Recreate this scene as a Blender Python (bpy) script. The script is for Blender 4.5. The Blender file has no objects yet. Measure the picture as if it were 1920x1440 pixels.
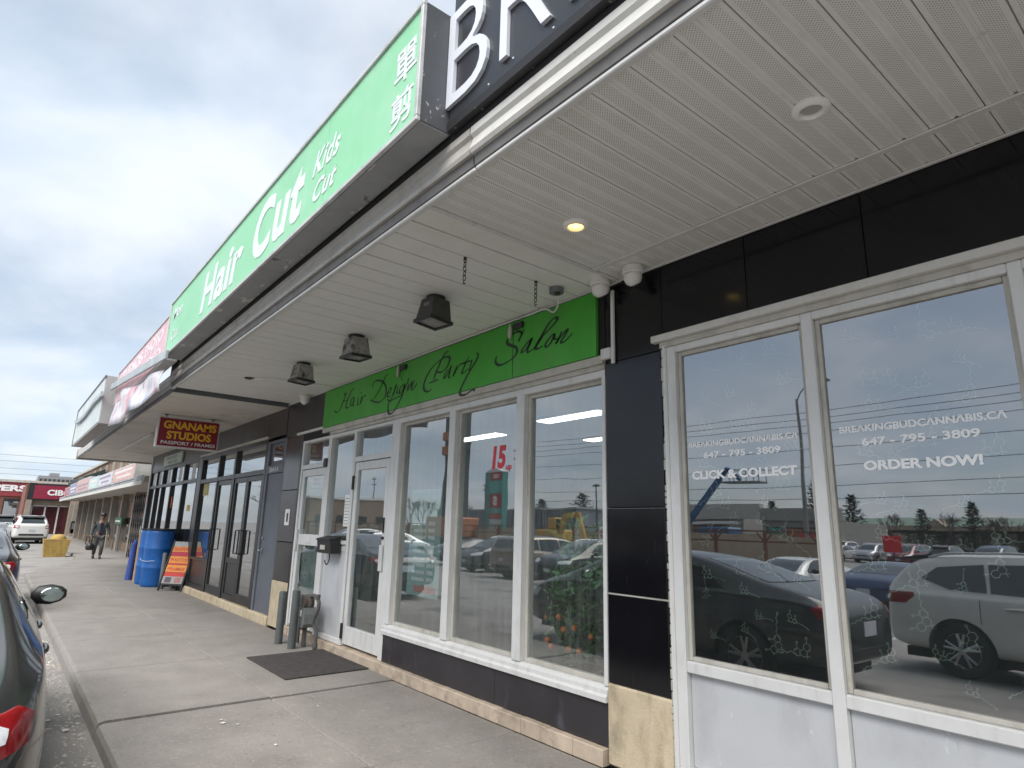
import bpy, bmesh, math, random
from mathutils import Vector, Matrix
from mathutils.bvhtree import BVHTree

R = math.radians
rnd = random.Random(11)
S = bpy.context.scene
COL = S.collection

# ------------------------------------------------------------------ camera
cam = bpy.data.cameras.new('camera')
cam.sensor_fit = 'HORIZONTAL'; cam.sensor_width = 36.0
cam.lens = 1160.09 / 1920 * 36; cam.clip_start = .05; cam.clip_end = 2000
camo = bpy.data.objects.new('camera', cam); COL.objects.link(camo)
yaw, pit, rol = R(-38.8726), R(13.0543), R(1.40866)
fw = Vector((math.cos(pit)*math.cos(yaw), math.cos(pit)*math.sin(yaw), math.sin(pit)))
rt = fw.cross(Vector((0, 0, 1))).normalized(); up = rt.cross(fw)
r2 = rt*math.cos(rol) + up*math.sin(rol); u2 = up*math.cos(rol) - rt*math.sin(rol)
m3 = Matrix((r2, u2, -fw)).transposed()
camo.matrix_world = Matrix.Translation((0, 3.61, 1.6)) @ m3.to_4x4()
S.camera = camo

# ------------------------------------------------------------------ sky, sun, exposure
SUN = Vector((-.26, .50, .82)).normalized()
w = bpy.data.worlds.new('World'); S.world = w; w.use_nodes = True
nt = w.node_tree; nt.nodes.clear()
N = nt.nodes.new; L = nt.links.new
out = N('ShaderNodeOutputWorld'); bg = N('ShaderNodeBackground'); bg.inputs[1].default_value = .078
sky = N('ShaderNodeTexSky'); sky.sky_type = 'NISHITA'; sky.sun_disc = False
sky.sun_elevation = math.asin(SUN.z); sky.sun_rotation = math.atan2(SUN.x, SUN.y)
tc = N('ShaderNodeTexCoord'); sep = N('ShaderNodeSeparateXYZ'); L(tc.outputs['Generated'], sep.inputs[0])
za = N('ShaderNodeMath'); za.operation = 'MAXIMUM'; za.inputs[1].default_value = 0; L(sep.outputs[2], za.inputs[0])
zb = N('ShaderNodeMath'); zb.operation = 'ADD'; zb.inputs[1].default_value = .22; L(za.outputs[0], zb.inputs[0])
dx = N('ShaderNodeMath'); dx.operation = 'DIVIDE'; L(sep.outputs[0], dx.inputs[0]); L(zb.outputs[0], dx.inputs[1])
dy = N('ShaderNodeMath'); dy.operation = 'DIVIDE'; L(sep.outputs[1], dy.inputs[0]); L(zb.outputs[0], dy.inputs[1])
cmb = N('ShaderNodeCombineXYZ'); L(dx.outputs[0], cmb.inputs[0]); L(dy.outputs[0], cmb.inputs[1])
def wnoise(scale, detail, rough, dist):
    n = N('ShaderNodeTexNoise'); n.inputs['Scale'].default_value = scale; n.inputs['Detail'].default_value = detail
    n.inputs['Roughness'].default_value = rough; n.inputs['Distortion'].default_value = dist
    L(cmb.outputs[0], n.inputs['Vector']); return n
def wramp(n, a, b):
    r = N('ShaderNodeMapRange'); r.interpolation_type = 'SMOOTHSTEP'
    r.inputs[1].default_value = a; r.inputs[2].default_value = b; L(n.outputs[0], r.inputs[0]); return r
c1 = wramp(wnoise(1.15, 7, .52, .35), .32, .66)
c2 = wramp(wnoise(2.1, 6, .5, .5), .30, .72)
shade = N('ShaderNodeMix'); shade.data_type = 'RGBA'
shade.inputs[6].default_value = (5.5, 6.5, 7.7, 1); shade.inputs[7].default_value = (7.7, 8.15, 8.75, 1)
L(c2.outputs[0], shade.inputs[0])
fac = N('ShaderNodeMath'); fac.operation = 'MULTIPLY_ADD'; fac.inputs[1].default_value = .42; fac.inputs[2].default_value = .52
L(c1.outputs[0], fac.inputs[0])
mx = N('ShaderNodeMix'); mx.data_type = 'RGBA'
L(fac.outputs[0], mx.inputs[0]); L(sky.outputs[0], mx.inputs[6]); L(shade.outputs[2], mx.inputs[7])
L(mx.outputs[2], bg.inputs[0]); L(bg.outputs[0], out.inputs[0])

sl = bpy.data.lights.new('sun', 'SUN'); sl.energy = 3.0; sl.angle = R(50); sl.color = (1, .96, .9)
so = bpy.data.objects.new('sun', sl); COL.objects.link(so); so.location = (0, 0, 40)
so.rotation_euler = SUN.to_track_quat('Z', 'Y').to_euler()

S.view_settings.view_transform = 'Standard'; S.view_settings.look = 'None'
S.view_settings.exposure = 0.76; S.view_settings.gamma = 1; S.view_settings.use_curve_mapping = False
S.render.engine = 'CYCLES'
S.cycles.use_denoising = True; S.cycles.denoiser = 'OPENIMAGEDENOISE'; S.cycles.denoising_prefilter = 'ACCURATE'
S.cycles.use_adaptive_sampling = True; S.cycles.adaptive_threshold = .02
S.cycles.max_bounces = 7; S.cycles.diffuse_bounces = 4; S.cycles.glossy_bounces = 3
S.cycles.transparent_max_bounces = 12; S.cycles.caustics_reflective = False; S.cycles.caustics_refractive = False
S.cycles.sample_clamp_indirect = 6

# ------------------------------------------------------------------ materials
def srgb(r, g, b):
    f = lambda c: c/12.92 if c <= .04045 else ((c+.055)/1.055)**2.4
    return (f(r/255), f(g/255), f(b/255), 1)
MATS = {}
def mat(name, col, rough=.6, metal=0., var=.12, vs=2.5, bump=0., bs=60., spec=.5, dirt=None, coat=0., emit=None, stretch=None, speck=None):
    """procedural principled material: noise-varied colour, optional dirt blotches, specks and bump, all in world space"""
    if name in MATS: return MATS[name]
    m = bpy.data.materials.new(name); m.use_nodes = True; MATS[name] = m
    t = m.node_tree; P = t.nodes['Principled BSDF']; n = t.nodes.new; l = t.links.new
    if len(col) == 3: col = (*col, 1)
    P.inputs['Roughness'].default_value = rough; P.inputs['Metallic'].default_value = metal
    P.inputs['Specular IOR Level'].default_value = spec
    if coat: P.inputs['Coat Weight'].default_value = coat; P.inputs['Coat Roughness'].default_value = .04
    g = n('ShaderNodeNewGeometry'); pos = g.outputs['Position']
    if stretch:
        mp = n('ShaderNodeMapping'); mp.inputs['Scale'].default_value = stretch; l(pos, mp.inputs[0]); vpos = mp.outputs[0]
    else: vpos = pos
    nz = n('ShaderNodeTexNoise'); nz.inputs['Scale'].default_value = vs; nz.inputs['Detail'].default_value = 7; nz.inputs['Roughness'].default_value = .62
    l(vpos, nz.inputs['Vector'])
    mr = n('ShaderNodeMapRange'); mr.inputs[1].default_value = .3; mr.inputs[2].default_value = .7
    mr.inputs[3].default_value = 1-var; mr.inputs[4].default_value = 1+var; l(nz.outputs[0], mr.inputs[0])
    vm = n('ShaderNodeVectorMath'); vm.operation = 'SCALE'; vm.inputs[0].default_value = col[:3]; l(mr.outputs[0], vm.inputs['Scale'])
    c = vm.outputs[0]
    def blotch(c, dc, a, b, sc, st=None, amt=1.):
        dn = n('ShaderNodeTexNoise'); dn.inputs['Scale'].default_value = sc; dn.inputs['Detail'].default_value = 8; dn.inputs['Roughness'].default_value = .65
        src = pos
        if st:
            mp = n('ShaderNodeMapping'); mp.inputs['Scale'].default_value = st; l(pos, mp.inputs[0]); src = mp.outputs[0]
        l(src, dn.inputs['Vector'])
        r = n('ShaderNodeMapRange'); r.inputs[1].default_value = a; r.inputs[2].default_value = b; r.inputs[4].default_value = amt; l(dn.outputs[0], r.inputs[0])
        x = n('ShaderNodeMix'); x.data_type = 'RGBA'; l(r.outputs[0], x.inputs[0]); l(c, x.inputs[6]); x.inputs[7].default_value = (*dc[:3], 1)
        return x.outputs[2]
    for d in (dirt or []):
        c = blotch(c, *d)
    if speck:
        c = blotch(c, *speck)
    l(c, P.inputs['Base Color'])
    if bump:
        bn = n('ShaderNodeTexNoise'); bn.inputs['Scale'].default_value = bs; bn.inputs['Detail'].default_value = 5; l(pos, bn.inputs['Vector'])
        b = n('ShaderNodeBump'); b.inputs['Strength'].default_value = bump; b.inputs['Distance'].default_value = .01
        l(bn.outputs[0], b.inputs['Height']); l(b.outputs[0], P.inputs['Normal'])
    if emit:
        P.inputs['Emission Color'].default_value = (*emit[:3], 1); P.inputs['Emission Strength'].default_value = emit[3]
    return m
def glass(name, base=.30, k=.6, tint=(.85, .9, .9), dust=.05, dscale=(3, 3, .5)):
    m = bpy.data.materials.new(name); m.use_nodes = True; MATS[name] = m
    t = m.node_tree; t.nodes.clear(); n = t.nodes.new; l = t.links.new
    o = n('ShaderNodeOutputMaterial'); tr = n('ShaderNodeBsdfTransparent'); tr.inputs[0].default_value = (*tint, 1)
    gl = n('ShaderNodeBsdfGlossy'); gl.inputs['Roughness'].default_value = .012; gl.inputs['Color'].default_value = (.96, .98, 1, 1)
    g = n('ShaderNodeNewGeometry')
    wn = n('ShaderNodeTexNoise'); wn.inputs['Scale'].default_value = 1.9; wn.inputs['Detail'].default_value = 1; l(g.outputs['Position'], wn.inputs['Vector'])
    wb = n('ShaderNodeBump'); wb.inputs['Strength'].default_value = .013; wb.inputs['Distance'].default_value = .05; l(wn.outputs[0], wb.inputs['Height']); l(wb.outputs[0], gl.inputs['Normal'])
    lw = n('ShaderNodeFresnel'); lw.inputs['IOR'].default_value = 1.5
    ma = n('ShaderNodeMath'); ma.operation = 'MULTIPLY_ADD'; ma.use_clamp = True; ma.inputs[1].default_value = k; ma.inputs[2].default_value = base; l(lw.outputs[0], ma.inputs[0])
    ft = n('ShaderNodeMath'); ft.operation = 'SUBTRACT'; ft.inputs[0].default_value = 1; l(g.outputs['Backfacing'], ft.inputs[1])      # the reflecting coat is on the outer face
    mf = n('ShaderNodeMath'); mf.operation = 'MULTIPLY'; l(ma.outputs[0], mf.inputs[0]); l(ft.outputs[0], mf.inputs[1]); ma = mf
    m1 = n('ShaderNodeMixShader'); l(ma.outputs[0], m1.inputs[0]); l(tr.outputs[0], m1.inputs[1]); l(gl.outputs[0], m1.inputs[2])
    df = n('ShaderNodeBsdfDiffuse'); df.inputs[0].default_value = (.62, .66, .65, 1)
    mp = n('ShaderNodeMapping'); mp.inputs['Scale'].default_value = dscale; l(g.outputs['Position'], mp.inputs[0])
    dn = n('ShaderNodeTexNoise'); dn.inputs['Scale'].default_value = 2.6; dn.inputs['Detail'].default_value = 9; dn.inputs['Roughness'].default_value = .7; l(mp.outputs[0], dn.inputs['Vector'])
    dr = n('ShaderNodeMapRange'); dr.inputs[1].default_value = .42; dr.inputs[2].default_value = .75; dr.inputs[3].default_value = dust*.3; dr.inputs[4].default_value = dust*2.4; l(dn.outputs[0], dr.inputs[0])
    df2 = n('ShaderNodeMath'); df2.operation = 'MULTIPLY'; l(dr.outputs[0], df2.inputs[0]); l(ft.outputs[0], df2.inputs[1])
    m2 = n('ShaderNodeMixShader'); l(df2.outputs[0], m2.inputs[0]); l(m1.outputs[0], m2.inputs[1]); l(df.outputs[0], m2.inputs[2])
    l(m2.outputs[0], o.inputs[0]); return m

# ------------------------------------------------------------------ mesh helpers
WM = {}
class MB:
    """collects shapes; .put() links them as ONE mesh object"""
    def __init__(s): s.v = []; s.f = []
    def add(s, vs, fs):
        o = len(s.v); s.v += [tuple(v) for v in vs]; s.f += [tuple(o+i for i in f) for f in fs]; return s
    def box(s, x0, x1, y0, y1, z0, z1, b=0.):
        if x0 > x1: x0, x1 = x1, x0
        if y0 > y1: y0, y1 = y1, y0
        if z0 > z1: z0, z1 = z1, z0
        b = min(b, (x1-x0)/2.2, (y1-y0)/2.2, (z1-z0)/2.2)
        if b <= 0:
            v = [(x, y, z) for x in (x0, x1) for y in (y0, y1) for z in (z0, z1)]
            return s.add(v, [(0, 1, 3, 2), (4, 6, 7, 5), (0, 4, 5, 1), (2, 3, 7, 6), (0, 2, 6, 4), (1, 5, 7, 3)])
        lo, hi = (x0, y0, z0), (x1, y1, z1)
        v = []; idx = {}
        for c in [(i, j, k) for i in (0, 1) for j in (0, 1) for k in (0, 1)]:
            for a in range(3):
                p = []
                for d in range(3):
                    e = hi[d] if c[d] else lo[d]
                    if d != a: e += -b if c[d] else b
                    p.append(e)
                idx[c, a] = len(v); v.append(tuple(p))
        f = []
        for a in range(3):
            o1, o2 = [d for d in range(3) if d != a]
            for sgn in (0, 1):
                q = []
                for (p, r) in ((0, 0), (1, 0), (1, 1), (0, 1)):
                    c = [0]*3; c[a] = sgn; c[o1] = p; c[o2] = r; q.append(idx[tuple(c), a])
                f.append(q)
        for a in range(3):
            o1, o2 = [d for d in range(3) if d != a]
            for p in (0, 1):
                for r in (0, 1):
                    c0 = [0]*3; c1 = [0]*3; c0[o1] = c1[o1] = p; c0[o2] = c1[o2] = r; c1[a] = 1
                    c0, c1 = tuple(c0), tuple(c1)
                    f.append([idx[c0, o1], idx[c1, o1], idx[c1, o2], idx[c0, o2]])
        for c in [(i, j, k) for i in (0, 1) for j in (0, 1) for k in (0, 1)]:
            f.append([idx[c, 0], idx[c, 1], idx[c, 2]])
        return s.add(v, f)
    def prism(s, poly, axis, a, b):
        """extrude 2-D polygon along axis from a to b; poly in the other two axes in order"""
        n = len(poly); mk = {'x': lambda p, t: (t, p[0], p[1]), 'y': lambda p, t: (p[0], t, p[1]), 'z': lambda p, t: (p[0], p[1], t)}[axis]
        v = [mk(p, a) for p in poly] + [mk(p, b) for p in poly]
        return s.add(v, [tuple(range(n))[::-1], tuple(range(n, 2*n))] + [(i, (i+1) % n, n+(i+1) % n, n+i) for i in range(n)])
    def tube(s, pts, r, n=8, closed=False, caps=True):
        pts = [Vector(p) for p in pts]; m = len(pts); rs = r if isinstance(r, (list, tuple)) else [r]*m
        o = len(s.v); pn = None
        for i, p in enumerate(pts):
            a = pts[(i-1) % m] if (closed or i > 0) else p; c = pts[(i+1) % m] if (closed or i < m-1) else p
            t = (c-a); t = t.normalized() if t.length > 1e-9 else Vector((0, 0, 1))
            if pn is None:
                h = Vector((0, 0, 1)) if abs(t.z) < .9 else Vector((1, 0, 0)); pn = t.cross(h).normalized()
            else:
                pn = (pn - t*pn.dot(t)); pn = pn.normalized() if pn.length > 1e-6 else t.orthogonal().normalized()
            q = t.cross(pn)
            for k in range(n):
                an = 2*math.pi*k/n; s.v.append(tuple(p + (pn*math.cos(an) + q*math.sin(an))*rs[i]))
        for i in range(m if closed else m-1):
            for k in range(n):
                a, b = o+i*n, o+((i+1) % m)*n; s.f.append((a+k, a+(k+1) % n, b+(k+1) % n, b+k))
        if caps and not closed:
            s.f.append(tuple(o+k for k in range(n))[::-1]); s.f.append(tuple(o+(m-1)*n+k for k in range(n)))
        return s
    def lathe(s, prof, c=(0, 0, 0), n=20, axis='z'):
        o = len(s.v); m = len(prof)
        for r, h in prof:
            for k in range(n):
                a = 2*math.pi*k/n; x, y = r*math.cos(a), r*math.sin(a)
                p = {'z': (x, y, h), 'y': (x, h, y), 'x': (h, x, y)}[axis]
                s.v.append((p[0]+c[0], p[1]+c[1], p[2]+c[2]))
        for i in range(m-1):
            for k in range(n): s.f.append((o+i*n+k, o+i*n+(k+1) % n, o+(i+1)*n+(k+1) % n, o+(i+1)*n+k))
        s.f.append(tuple(o+k for k in range(n))[::-1]); s.f.append(tuple(o+(m-1)*n+k for k in range(n)))
        return s
    def xf(s, M):
        s.v = [tuple(M @ Vector(v)) for v in s.v]; return s
    def mesh(s, name, m=None, smooth=False):
        me = bpy.data.meshes.new(name); me.from_pydata(s.v, [], s.f)
        bm = bmesh.new(); bm.from_mesh(me); bmesh.ops.recalc_face_normals(bm, faces=bm.faces); bm.to_mesh(me); bm.free()
        if m: me.materials.append(m)
        if smooth: shade(me, smooth)
        return me
    def put(s, name, m, parent=None, smooth=False, loc=None):
        return link(s.mesh(name, m, smooth), name, parent, loc)
def shade(me, smooth):
    me.polygons.foreach_set('use_smooth', [True]*len(me.polygons))
    if smooth is not True: me.set_sharp_from_angle(angle=R(smooth))
def link(me, name, parent=None, loc=None, matrix=None):
    o = bpy.data.objects.new(name, me); COL.objects.link(o)
    if parent is not None:
        o.parent = parent; o.matrix_parent_inverse = WM.get(parent.name, Matrix()).inverted()
    if loc is not None: o.location = loc; WM[o.name] = Matrix.Translation(loc)
    if matrix is not None: o.matrix_basis = matrix; WM[o.name] = matrix
    return o
def tag(o, label=None, cat=None, group=None, kind=None):
    if label: o['label'] = label
    if cat: o['category'] = cat
    if group: o['group'] = group
    if kind: o['kind'] = kind
    return o
def thing(name, label, cat, loc=(0, 0, 0), rz=0., group=None):
    o = bpy.data.objects.new(name, None); COL.objects.link(o); o.empty_display_size = .2
    o.location = loc; o.rotation_euler = (0, 0, rz)
    WM[o.name] = Matrix.Translation(loc) @ Matrix.Rotation(rz, 4, 'Z')
    return tag(o, label, cat, group)
def copy_tree(o, parent=None):
    c = o.copy(); COL.objects.link(c); c.parent = parent
    for ch in o.children: copy_tree(ch, c)
    return c
# frames for lettering: reading direction U, up V, normal N
FAC = (Vector((-1, 0, 0)), Vector((0, 0, 1)), Vector((0, 1, 0)))      # on the shop fronts, facing the lot
END = (Vector((0, -1, 0)), Vector((0, 0, 1)), Vector((-1, 0, 0)))     # facing along the walk towards the viewer
LOT = (Vector((1, 0, 0)), Vector((0, 0, 1)), Vector((0, -1, 0)))      # across the lot, facing the shops
def text_mb(body, frame, org, wd=None, ht=None, ext=.003, bold=0., shear=0., space=1.):
    cu = bpy.data.curves.new('t', 'FONT'); cu.body = body; cu.extrude = 0.; cu.offset = bold; cu.shear = shear; cu.space_character = space; cu.resolution_u = 4
    o = bpy.data.objects.new('t', cu); COL.objects.link(o)
    dg = bpy.context.evaluated_depsgraph_get(); me = bpy.data.meshes.new_from_object(o.evaluated_get(dg))
    COL.objects.unlink(o); bpy.data.objects.remove(o)
    xs = [v.co.x for v in me.vertices]; ys = [v.co.y for v in me.vertices]
    x0, x1, y0, y1 = min(xs), max(xs), min(ys), max(ys)
    sx = wd/(x1-x0) if wd else None; sy = ht/(y1-y0) if ht else None
    sx = sx or sy; sy = sy or sx
    U, V, Nn = frame; O = Vector(org); mb = MB()
    pts = [O + U*((v.co.x-x0)*sx) + V*((v.co.y-y0)*sy) for v in me.vertices]
    fs = [tuple(p.vertices) for p in me.polygons]
    nv = len(pts)
    ec = {}
    for f in fs:
        for i in range(len(f)):
            e = (f[i], f[(i+1) % len(f)]); k = tuple(sorted(e)); ec.setdefault(k, []).append(e)
    mb.add([p + Nn*ext for p in pts] + pts, fs + [(b, a, nv+a, nv+b) for k, es in ec.items() if len(es) == 1 for (a, b) in es])
    bpy.data.meshes.remove(me); bpy.data.curves.remove(cu)
    return mb
def put_letters(mb, name, m, parent):
    """one object per letter: islands of the lettering that overlap along the line stay together"""
    par = list(range(len(mb.v)))
    def find(a):
        while par[a] != a: par[a] = par[par[a]]; a = par[a]
        return a
    for f in mb.f:
        for i in f[1:]: par[find(i)] = find(f[0])
    isl = {}
    for f in mb.f: isl.setdefault(find(f[0]), []).append(f)
    v0 = [Vector(v) for v in mb.v]; ax = 0 if max(v.x for v in v0)-min(v.x for v in v0) > max(v.y for v in v0)-min(v.y for v in v0) else 1
    gr = []
    for fs in isl.values():
        vals = [mb.v[i][ax] for f in fs for i in f]; gr.append([min(vals), max(vals), fs])
    gr.sort(key=lambda g: g[0]-g[1]); outg = []
    for g in gr:
        for h in outg:
            if min(g[1], h[1])-max(g[0], h[0]) > .6*(g[1]-g[0]): h[2] = h[2]+g[2]; break
        else: outg.append(list(g))
    for g in outg:
        ids = sorted({i for f in g[2] for i in f}); mp = {a: b for b, a in enumerate(ids)}
        q = MB(); q.add([mb.v[i] for i in ids], [tuple(mp[i] for i in f) for f in g[2]]); q.put(name, m, parent)
def spline(pts, k=5):
    out = []
    n = len(pts)
    for i in range(n-1):
        p0 = pts[max(i-1, 0)]; p1 = pts[i]; p2 = pts[i+1]; p3 = pts[min(i+2, n-1)]
        for j in range(k):
            t = j/k
            out.append(tuple(.5*((2*b)+(-a+c)*t+(2*a-5*b+4*c-d)*t*t+(-a+3*b-3*c+d)*t**3) for a, b, c, d in zip(p0, p1, p2, p3)))
    out.append(tuple(pts[-1])); return out
# ------------------------------------------------------------------ shared materials
m_asph = mat('asphalt', (.27, .255, .24), .9, var=.22, vs=1.2, bump=.5, bs=90, dirt=[((.08, .08, .08), .52, .7, .6), ((.30, .29, .28), .60, .72, 28)])
m_conc = mat('concrete', (.240, .224, .206), .85, var=.13, vs=2.2, bump=.35, bs=140, dirt=[((.18, .165, .15), .48, .72, .9, None, .8), ((.42, .39, .355), .57, .66, 34, None, .5), ((.09, .082, .075), .60, .68, 38, None, .75), ((.13, .12, .11), .66, .675, 5.5, None, .55)])
m_kerb = mat('kerb_concrete', (.22, .205, .19), .9, var=.2, vs=4, bump=.6, bs=60, dirt=[((.15, .14, .13), .45, .65, 2.2)])
m_white = mat('white_aluminium', (.66, .66, .65), .42, metal=0., var=.06, vs=3, bump=.03, dirt=[((.36, .34, .30), .52, .8, 3.5, (3, 3, .5), .55), ((.24, .22, .19), .69, .75, 16, None, .45)])
m_whitep = mat('white_panel', (.52, .53, .55), .5, var=.05, vs=2, dirt=[((.33, .33, .33), .50, .8, 2.2, (1.5, 1.5, .7), .7), ((.70, .70, .70), .66, .70, 12, (1, 1, .5), .6), ((.26, .24, .21), .66, .72, 7, (1, 1, .3), .6)])
m_dirtyw = mat('dirty_trim', (.50, .48, .43), .6, var=.12, vs=4, dirt=[((.26, .24, .20), .50, .75, 5, (1, 1, .4), .8)])
m_soffit = mat('soffit_white', (.82, .815, .79), .5, var=.05, vs=1.1, dirt=[((.58, .55, .49), .50, .78, 1.1, None, .6), ((.45, .41, .35), .66, .74, 5, None, .5)])
m_blk = mat('black_tile', (.007, .007, .009), .13, var=.3, vs=3, spec=.38, bump=.012, bs=4, dirt=[((.06, .06, .065), .62, .85, 7, (4, 4, .4), .5)])
m_blk2 = mat('dark_slate_panel', (.030, .027, .032), .35, var=.25, vs=2.5, spec=.6, bump=.03, bs=30, dirt=[((.11, .11, .14), .57, .75, 3, (2, 2, .8), .7), ((.20, .20, .21), .66, .72, 9, (6, 6, .5), .5)])
m_gap = mat('dark_gap', (.015, .015, .015), .9, var=.1)
m_stucco = mat('cream_stucco', (.56, .47, .33), .85, var=.15, vs=3, bump=.35, bs=70, dirt=[((.34, .27, .18), .46, .72, 4, (2, 2, .8), .8), ((.17, .145, .11), .56, .74, 2.6, None, .7), ((.62, .56, .44), .66, .70, 18, None, .6)])
m_tile = mat('beige_tile', (.50, .41, .32), .6, var=.2, vs=5, bump=.1, bs=60, dirt=[((.25, .20, .16), .50, .7, 6, None, .8)])
m_bronze = mat('bronze_aluminium', (.022, .021, .022), .38, var=.2, spec=.5, dirt=[((.08, .075, .07), .6, .8, 4, None, .5)])
m_black = mat('black_plastic', (.02, .02, .021), .45, var=.15)
m_chrome = mat('brushed_metal', (.55, .55, .55), .3, metal=1., var=.1)
m_grey = mat('grey_steel', (.16, .17, .18), .55, var=.15, dirt=[((.08, .075, .07), .55, .75, 6, None, .7)])
g_film = glass('film_glass', base=.28, k=.7, tint=(.9, .92, .92), dust=.006)
g_salon = glass('salon_glass', base=.27, k=.7, tint=(.90, .95, .945), dust=.05, dscale=(5, 5, .35))
g_dark = glass('bronze_glass', base=.34, k=.8, tint=(.8, .84, .84), dust=.02)

# ------------------------------------------------------------------ ground: the lot falls away from the kerb
def lot_z(y):
    pts = [(-900, -.13), (2.8, -.13), (5, -.17), (16, -.60), (30, -.66), (900, -.66)]
    for (a, za_), (b, zb_) in zip(pts, pts[1:]):
        if y <= b: return za_ + (zb_-za_)*(y-a)/(b-a)
    return -.66
ys = [-900, -40, 0, 2.8, 3.5, 5, 8, 12, 16, 22, 30, 60, 900]; xs = [-700, -30, -10, 0, 10, 20, 30, 45, 80, 900]
mb = MB(); mb.add([(x, y, lot_z(y)) for y in ys for x in xs], [(j*len(xs)+i, j*len(xs)+i+1, (j+1)*len(xs)+i+1, (j+1)*len(xs)+i) for j in range(len(ys)-1) for i in range(len(xs)-1)])
tag(mb.put('parking_lot', m_asph), kind='structure', label='worn grey asphalt parking lot')
m_paint = mat('lot_paint', (.62, .62, .60), .8, var=.25, vs=9, dirt=[((.2, .2, .2), .45, .62, 14)])
line0 = MB().add([(-.055, 10.3, lot_z(10.3)+.004), (.055, 10.3, lot_z(10.3)+.004), (.055, 15.4, lot_z(15.4)+.004), (-.055, 15.4, lot_z(15.4)+.004)], [(0, 1, 2, 3)]).mesh('stall_line', m_paint)
lotp = bpy.data.objects['parking_lot']
for i in range(22):
    link(line0, 'stall_line', lotp, loc=(-6+2.85*i, 0, 0))

# ------------------------------------------------------------------ sidewalk of cast slabs with a kerb nose
sw = MB().box(-30, 23.0, .0, 2.70, -.30, -.05).box(23.0, 30.4, .0, 1.0, -.30, -.05).box(30.4, 74, -6, .72, -.30, -.05).put('sidewalk', m_kerb)
tag(sw, kind='structure', label='concrete sidewalk in front of the shops')
def slab(x0, x1, y0, y1, nose=False, dz=0.):
    mb = MB(); b = .008
    if nose:   # rounded kerb edge on the lot side
        prof = [(y0+b, 0), (y1-.05, 0), (y1-.015, -.012), (y1, -.045), (y1+.012, -.14), (y1+.012, -.2), (y0, -.2), (y0, -b)]
        mb.prism(prof, 'x', x0, x1)
    else:
        mb.box(x0, x1, y0, y1, -.2, 0, b)
    o = mb.put('slab', m_conc, sw, loc=(0, 0, dz)); return o
jx = [-10.3+2.075*i for i in range(17)]      # joints land on 6.3, 8.38, 10.45 ...
jx = [6.3+2.06*i for i in range(-7, 9)]
for i in range(len(jx)-1):
    a, b = jx[i], jx[i+1]; g = .008 if abs(a-6.3) < .1 else .005; g2 = .008 if abs(b-6.3) < .1 else .005
    dz = -.016 if b < 6.4 else 0
    slab(a+g, b-g2, .06, 1.340, False, dz); slab(a+g, b-g2, 1.348, 2.72, True, dz)
# far end: the kerb line swings back towards the shops
mb = MB().prism([(22.79, .06), (30.2, .06), (30.4, .93), (28.5, 1.22), (26.9, 1.54), (24.4, 2.25), (23.2, 2.60), (22.79, 2.72)], 'z', -.2, 0)
mb.put('slab', m_conc, sw)
mb = MB().prism([(30.21, .06), (40, .06), (40, .70), (34.5, .70), (31.5, .82), (30.6, 1.0), (30.41, .93)], 'z', -.2, 0); mb.put('slab', m_conc, sw)
MB().box(40.01, 73, -6, .70, -.2, 0, .01).put('slab', m_conc, sw)
MB().box(24.5, 40, -6, .05, -.2, -.001, .01).put('slab', m_conc, sw)

# litter of gravel and broken bits against the kerb
mb = MB()
for i in range(1500):
    x = rnd.uniform(3.4, 11.5); y = 2.74 + abs(rnd.gauss(0, .17)) + .02; r = rnd.choice([.004, .006, .008, .010, .014, .020, .030])*rnd.uniform(.7, 1.3)
    a = rnd.uniform(0, 6.28); e = rnd.uniform(.4, 1); z = lot_z(y)
    vs = [(x+r*math.cos(a+k*1.2566)*(1 if k % 2 else .7), y+r*e*math.sin(a+k*1.2566), z+.001) for k in range(5)] + [(x, y, z+r*rnd.uniform(.25, .6))]
    mb.add(vs, [(k, (k+1) % 5, 5) for k in range(5)])
tag(mb.put('gravel', mat('grit', (.36, .33, .30), .9, var=.75, vs=26)), 'loose gravel and salt grit lying along the kerb', 'gravel', kind='stuff')
m_leaf = mat('paper_litter', (.62, .60, .57), .8, var=.2, vs=20)
for i in range(20):
    x = rnd.uniform(3.6, 9.5); y = 2.80+abs(rnd.gauss(0, .13)); s_ = rnd.uniform(.018, .042); a = rnd.uniform(0, 3.1)
    if i >= 14: x = rnd.uniform(4.3, 10.5); y = rnd.uniform(.35, 2.5); s_ *= .6
    z = lot_z(y)+.004 if i < 14 else (.004 if x > 6.4 else -.012)
    c, s1 = math.cos(a), math.sin(a); q = [(-1, -.5), (-.2, -.7), (1, -.3), (.8, .4), (0, .55), (-.9, .3)]
    vs = [(x+s_*(c*u-s1*v), y+s_*(s1*u+c*v), z+.006*abs(math.sin(3*u))) for u, v in q]
    tag(MB().add(vs + [(p[0], p[1], p[2]+.002) for p in vs], [(5, 4, 3, 2, 1, 0), (6, 7, 8, 9, 10, 11)] + [(k, (k+1) % 6, 6+(k+1) % 6, 6+k) for k in range(6)]).put('litter_scrap', m_leaf),
        'small pale scrap of litter on the asphalt beside the kerb' if i < 14 else 'small pale scrap of litter lying on the sidewalk', 'litter', 'litter in the gutter' if i < 14 else 'litter on the walk')

# ------------------------------------------------------------------ the strip mall
B = thing('strip_mall', 'low strip mall with black tiled shop fronts under a white soffit canopy', 'building', (8, 0, 0))
XR, XS, XE = -6.0, 10.56, 25.3      # right end, canopy step, far end
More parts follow.
